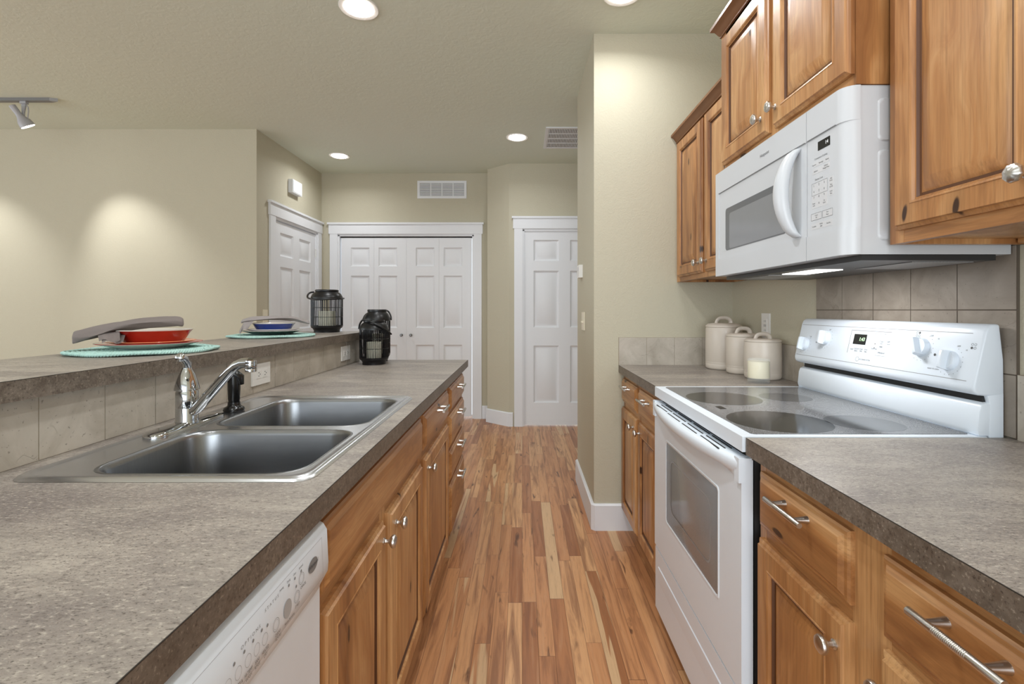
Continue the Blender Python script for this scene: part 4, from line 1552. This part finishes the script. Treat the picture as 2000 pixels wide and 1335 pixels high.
# ------------------------------------------------------------------ lanterns and candles
def lantern(x, y, z, r, H, label, hpath, clabel, ch=.42):
    t = thing('lantern', (x, y, z), label, 'lantern', 'black slatted lanterns')
    hb, ht = .16 * H, .78 * H
    b = B()
    b.lathe([(r * .80, 0), (r * .80, .012), (r * .86, .022), (r * .97, hb * .72), (r, hb), (r * .96, hb), (r * .92, hb * .72), (r * .8, .024), (.001, .022)], (x, y, z), n=48)
    b.build('base', BLACKM, t, smooth=40)
    b = B()
    b.lathe([(r * .96, ht), (r, ht), (r, ht + .006), (r * .97, ht + .06 * H), (r * .86, ht + .13 * H), (r * .72, ht + .165 * H), (r * .70, ht + .175 * H), (r * .73, ht + .18 * H), (r * .74, H - .006), (r * .71, H), (r * .66, H - .002), (r * .66, ht + .17 * H), (r * .82, ht + .125 * H), (r * .93, ht + .05 * H)], (x, y, z), n=48, cap=False)
    b.build('shoulder', BLACKM, t, smooth=40)
    b = B()
    n = 62
    for k in range(n):
        a = 2 * PI * (k + random.uniform(-.2, .2)) / n
        a2_ = a + random.uniform(-.03, .03)
        q = r * .975
        b.tube([(x + q * math.cos(a), y + q * math.sin(a), z + hb - .004), (x + q * math.cos(a2_), y + q * math.sin(a2_), z + ht + .004)], .0018, 5, False)
    b.build('slats', BLACKM, t)
    b = B()
    for hh in (.36, .58):
        b.tube([(x + r * .98 * math.cos(2 * PI * k / 40), y + r * .98 * math.sin(2 * PI * k / 40), z + H * hh) for k in range(40)], .0016, 6, closed=True)
    b.build('hoops', BLACKM, t)
    b = B()
    dv = V3((x, y, 0)).normalized()
    sv = V3((dv.y, -dv.x, 0))
    q = [V3((x, y, z + H * p[2])) + sv * (r * p[0]) + dv * (r * p[1]) for p in hpath]
    pts = []
    for i in range(len(q) - 1):
        a, bb, c_, d_ = q[max(i - 1, 0)], q[i], q[i + 1], q[min(i + 2, len(q) - 1)]
        for k in range(5):
            u = k / 5
            pts.append(.5 * ((2 * bb) + (c_ - a) * u + (2 * a - 5 * bb + 4 * c_ - d_) * u * u + (3 * bb - a - 3 * c_ + d_) * u ** 3))
    pts.append(q[-1])
    b.tube(pts, .0052, 10)
    b.build('handle', BLACKM, t, smooth=60)
    c = thing('candle', (x, y, z + .022), clabel, 'candle', 'candles inside the lanterns')
    cr = r * .52
    b = B()
    b.lathe([(cr * .98, .0), (cr, .003), (cr, H * ch), (cr * .93, H * ch + .003), (cr * .75, H * ch - .006), (.001, H * ch - .012)], (x, y, z + .0225), n=32, fn=lambda th, i: 1)
    b.build('wax', CANDLEW, c, smooth=50)
    B().tube([(x, y, z + .0225 + H * ch - .013), (x + .001, y, z + .0225 + H * ch)], .0012, 6).build('wick', DARK, c)


HP1 = [(1.04, .0, .80), (.80, -.72, .79), (.0, -1.08, .77), (-.70, -.88, .765), (-1.12, -.30, .80), (-1.16, .05, .87), (-1.02, .2, .93), (-.80, .3, .95)]
HP3 = [(1.16, -.30, .68), (1.04, -.50, .715), (.70, -.86, .80), (.20, -.98, .90), (-.35, -.78, .985), (-.72, -.30, 1.01), (-.95, .2, .92), (-1.03, .3, .80)]
HP2 = [(1.05, .0, .80), (1.02, .25, .88), (.80, .55, .97), (.30, .85, .985), (-.30, .85, .97), (-.85, .55, .90), (-1.05, .0, .80)]
lantern(-1.165, 2.865, 1.088, .0905, .252, 'black slatted lantern standing on the raised bar', HP1, 'white candle inside the lantern on the raised bar', .40)
lantern(-.8395, 2.722, CT, .0800, .249, 'front black lantern on the counter, handle tilted right', HP3, 'white candle inside the front lantern on the counter', .40)
lantern(-.872, 2.886, CT, .0770, .309, 'tall black lantern hidden behind the front lantern', HP2, 'candle inside the tall rear lantern', .45)

# ------------------------------------------------------------------ place settings
BZ = 1.088
def placemat(x, y, r, label):
    b = B()
    rng = random.Random(int(x * 1000))
    k = 0
    rad = .012
    while rad < r:
        n = max(14, int(rad * 2 * PI / .0075))
        last = rad + .0115 >= r
        ph = rng.uniform(0, 6)
        for str_ in range(2):
            pts = []
            for i in range(n * 2):
                a = 2 * PI * i / (n * 2)
                tw = i * PI / 2.0 * (n * 2 / round(n * 2 / 4) / 4) + str_ * PI + ph
                rr = rad + .0030 * math.cos(tw) + (.0025 * math.sin(9 * a + ph) if last else 0)
                pts.append((x + rr * math.cos(a), y + rr * math.sin(a), BZ + .0074 + .0024 * math.sin(tw) + (.0015 * math.sin(5 * a) if last else 0)))
            b.tube(pts, .0034, 5, closed=True)
        rad += .0105
    o = b.build('placemat', TURQ, None, smooth=80)
    tag(o, label, 'placemat', 'turquoise woven placemats')


def plate_(x, y, z, r, h, mats, label, grp):
    t = thing('plate', (x, y, z), label, 'plate', grp)
    b = B()
    b.lathe([(.001, 0), (r * .58, 0), (r * .62, .002), (r * .97, h - .003), (r, h - .0015)], (x, y, z), n=64, cap=False)
    b.build('underside', mats[1], t, smooth=50)
    b = B()
    b.lathe([(r, h - .0015), (r * .995, h), (r * .96, h - .001), (r * .66, .0055), (.001, .005)], (x, y, z), n=64, cap=False)
    b.build('top_glaze', mats[0], t, smooth=50)


def bowl_(x, y, z, r, h, m, label, inner=CREAMG):
    t = thing('bowl', (x, y, z), label, 'bowl', 'bowls on the bar')
    b = B()
    b.lathe([(.001, 0), (r * .70, 0), (r * .74, .003), (r * .83, h * .42), (r * .93, h * .80), (r * .985, h - .003)], (x, y, z), n=64, cap=False)
    b.build('outer_glaze', m, t, smooth=60)
    b = B()
    b.lathe([(r * .985, h - .003), (r, h), (r * .975, h + .0005), (r * .90, h * .80), (r * .76, h * .40), (r * .62, .010), (.001, .007)], (x, y, z), n=64, cap=False)
    b.build('inner_glaze', inner, t, smooth=60)


P1, P2 = (-1.190, 1.52), (-1.232, 2.37)
placemat(*P1, .193, 'turquoise woven placemat under the red bowl')
placemat(*P2, .193, 'turquoise woven placemat under the blue bowl')
z1 = BZ + .0134
def dirs(p):
    d = V3((p[0], p[1], 0)).normalized()
    return V3((d.y, -d.x, 0)), d
S1, D1 = dirs(P1)
S2, D2 = dirs(P2)
pl1 = V3((*P1, 0)) + S1 * .012
plate_(pl1.x, pl1.y, z1, .139, .018, (CRIMSON, CREAMG), 'large red dinner plate with a pale underside on the near placemat', 'plates on the bar')
plate_(pl1.x + S1.x * .004, pl1.y + S1.y * .004, z1 + .0062, .116, .016, (ORANGEG, ORANGEG), 'orange salad plate on the large red plate', 'plates on the bar')
bowl_(pl1.x + S1.x * .010, pl1.y + S1.y * .010, z1 + .0122, .1015, .045, REDG, 'red bowl on the nearer place setting')
pl2 = V3((*P2, 0))
plate_(pl2.x, pl2.y, z1, .136, .020, (CREAMG, TEALG), 'large dark green backed plate under the blue bowl', 'plates on the bar')
plate_(pl2.x + S2.x * .004, pl2.y + S2.y * .004, z1 + .0062, .118, .020, (CREAMG, LAVG), 'pale salad plate directly under the blue bowl', 'plates on the bar')
bowl_(pl2.x + S2.x * .006, pl2.y + S2.y * .006, z1 + .0122, .097, .043, BLUEG, 'blue bowl on the farther place setting')


def napkin(c, S, D, secs, label, m, flap=None):
    """secs: (s, zc, half height, half depth, d offset)"""
    b = B()
    loops = []
    n = 22
    for i, (s, zc, hh, hd, do) in enumerate(secs):
        lp = []
        for k in range(n):
            a = 2 * PI * k / n
            ca, sa = math.cos(a), math.sin(a)
            wob = 1 + .05 * math.sin(3 * a + i * .9) + .03 * math.sin(7 * a - i * 1.3)
            q = c + S * s + D * (do + hd * math.copysign(abs(ca) ** .75, ca) * wob) + V3((0, 0, zc + .003 + hh * sa * wob + .003 * math.sin(4 * ca + i)))
            lp.append(q)
        loops.append(lp)
    # refine by catmull interpolation
    fine = []
    for i in range(len(loops) - 1):
        p0, p1, p2, p3 = loops[max(i - 1, 0)], loops[i], loops[i + 1], loops[min(i + 2, len(loops) - 1)]
        for q in range(4):
            u = q / 4
            fine.append([.5 * ((2 * B_) + (C_ - A_) * u + (2 * A_ - 5 * B_ + 4 * C_ - D_) * u * u + (3 * B_ - A_ - 3 * C_ + D_) * u ** 3) for A_, B_, C_, D_ in zip(p0, p1, p2, p3)])
    fine.append(loops[-1])
    b.loft(fine)
    if flap:
        for grid in flap:
            vv = [[b.v(c + S * p[0] + D * p[1] + V3((0, 0, p[2]))) for p in row] for row in grid]
            for r0, r1 in zip(vv[:-1], vv[1:]):
                for k in range(len(r0) - 1):
                    b.f([r0[k], r0[k + 1], r1[k + 1], r1[k]])
    o = b.build('napkin', m, None, smooth=55, recalc=True)
    tag(o, label, 'napkin', 'grey cloth napkins')


def sheet(p00, p01, p10, p11, sag=.006, n=6, thick=.0025):
    g = []
    for i in range(n + 1):
        row = []
        for j in range(n + 1):
            u, v_ = i / n, j / n
            a = V3(p00).lerp(V3(p01), v_)
            c_ = V3(p10).lerp(V3(p11), v_)
            q = a.lerp(c_, u)
            q.z += sag * math.sin(PI * v_ * 2.0) * u
            q.y += sag * math.sin(PI * v_ * 3 + 1) * u
            row.append(tuple(q))
        g.append(row)
    return g


cb1 = V3((pl1.x + S1.x * .010, pl1.y + S1.y * .010, 0))
napkin(cb1, S1, D1, [(-.192, 1.133, .010, .012, -.01), (-.188, 1.136, .016, .030, -.01), (-.165, 1.142, .0165, .045, -.01), (-.13, 1.153, .0165, .052, -.005), (-.10, 1.163, .0155, .055, 0), (-.06, 1.171, .0150, .057, 0), (-.02, 1.176, .0150, .057, .0), (.02, 1.179, .0150, .056, 0), (.052, 1.179, .0150, .052, 0), (.070, 1.176, .013, .044, 0), (.074, 1.173, .007, .030, 0)],
       'dark grey napkin rolled across the red bowl', NAP,
       [sheet((-.135, -.05, 1.150), (-.085, -.045, 1.156), (-.130, -.075, 1.128), (-.082, -.098, 1.132)), sheet((-.13, -.02, 1.146), (-.07, -.035, 1.152), (-.122, -.10, 1.124), (-.075, -.10, 1.128))])
cb2 = V3((pl2.x + S2.x * .006, pl2.y + S2.y * .006, 0))
napkin(cb2, S2, D2, [(-.140, 1.158, .003, .02, 0), (-.134, 1.162, .006, .045, 0), (-.10, 1.172, .0085, .06, 0), (-.05, 1.1765, .0085, .065, 0), (0, 1.178, .0085, .065, 0), (.05, 1.176, .0085, .062, 0), (.09, 1.172, .008, .055, 0), (.125, 1.162, .0075, .045, 0), (.155, 1.153, .006, .03, 0), (.161, 1.152, .003, .015, 0)],
       'pale grey napkin laid flat over the blue bowl', NAPL,
       [sheet((-.128, -.05, 1.162), (-.085, -.055, 1.168), (-.138, -.085, 1.112), (-.100, -.092, 1.145)), sheet((-.130, .0, 1.160), (-.125, -.05, 1.160), (-.150, -.02, 1.112), (-.138, -.085, 1.113))])

for o in COL.objects:
    if '_o' in o:
        del o['_o']
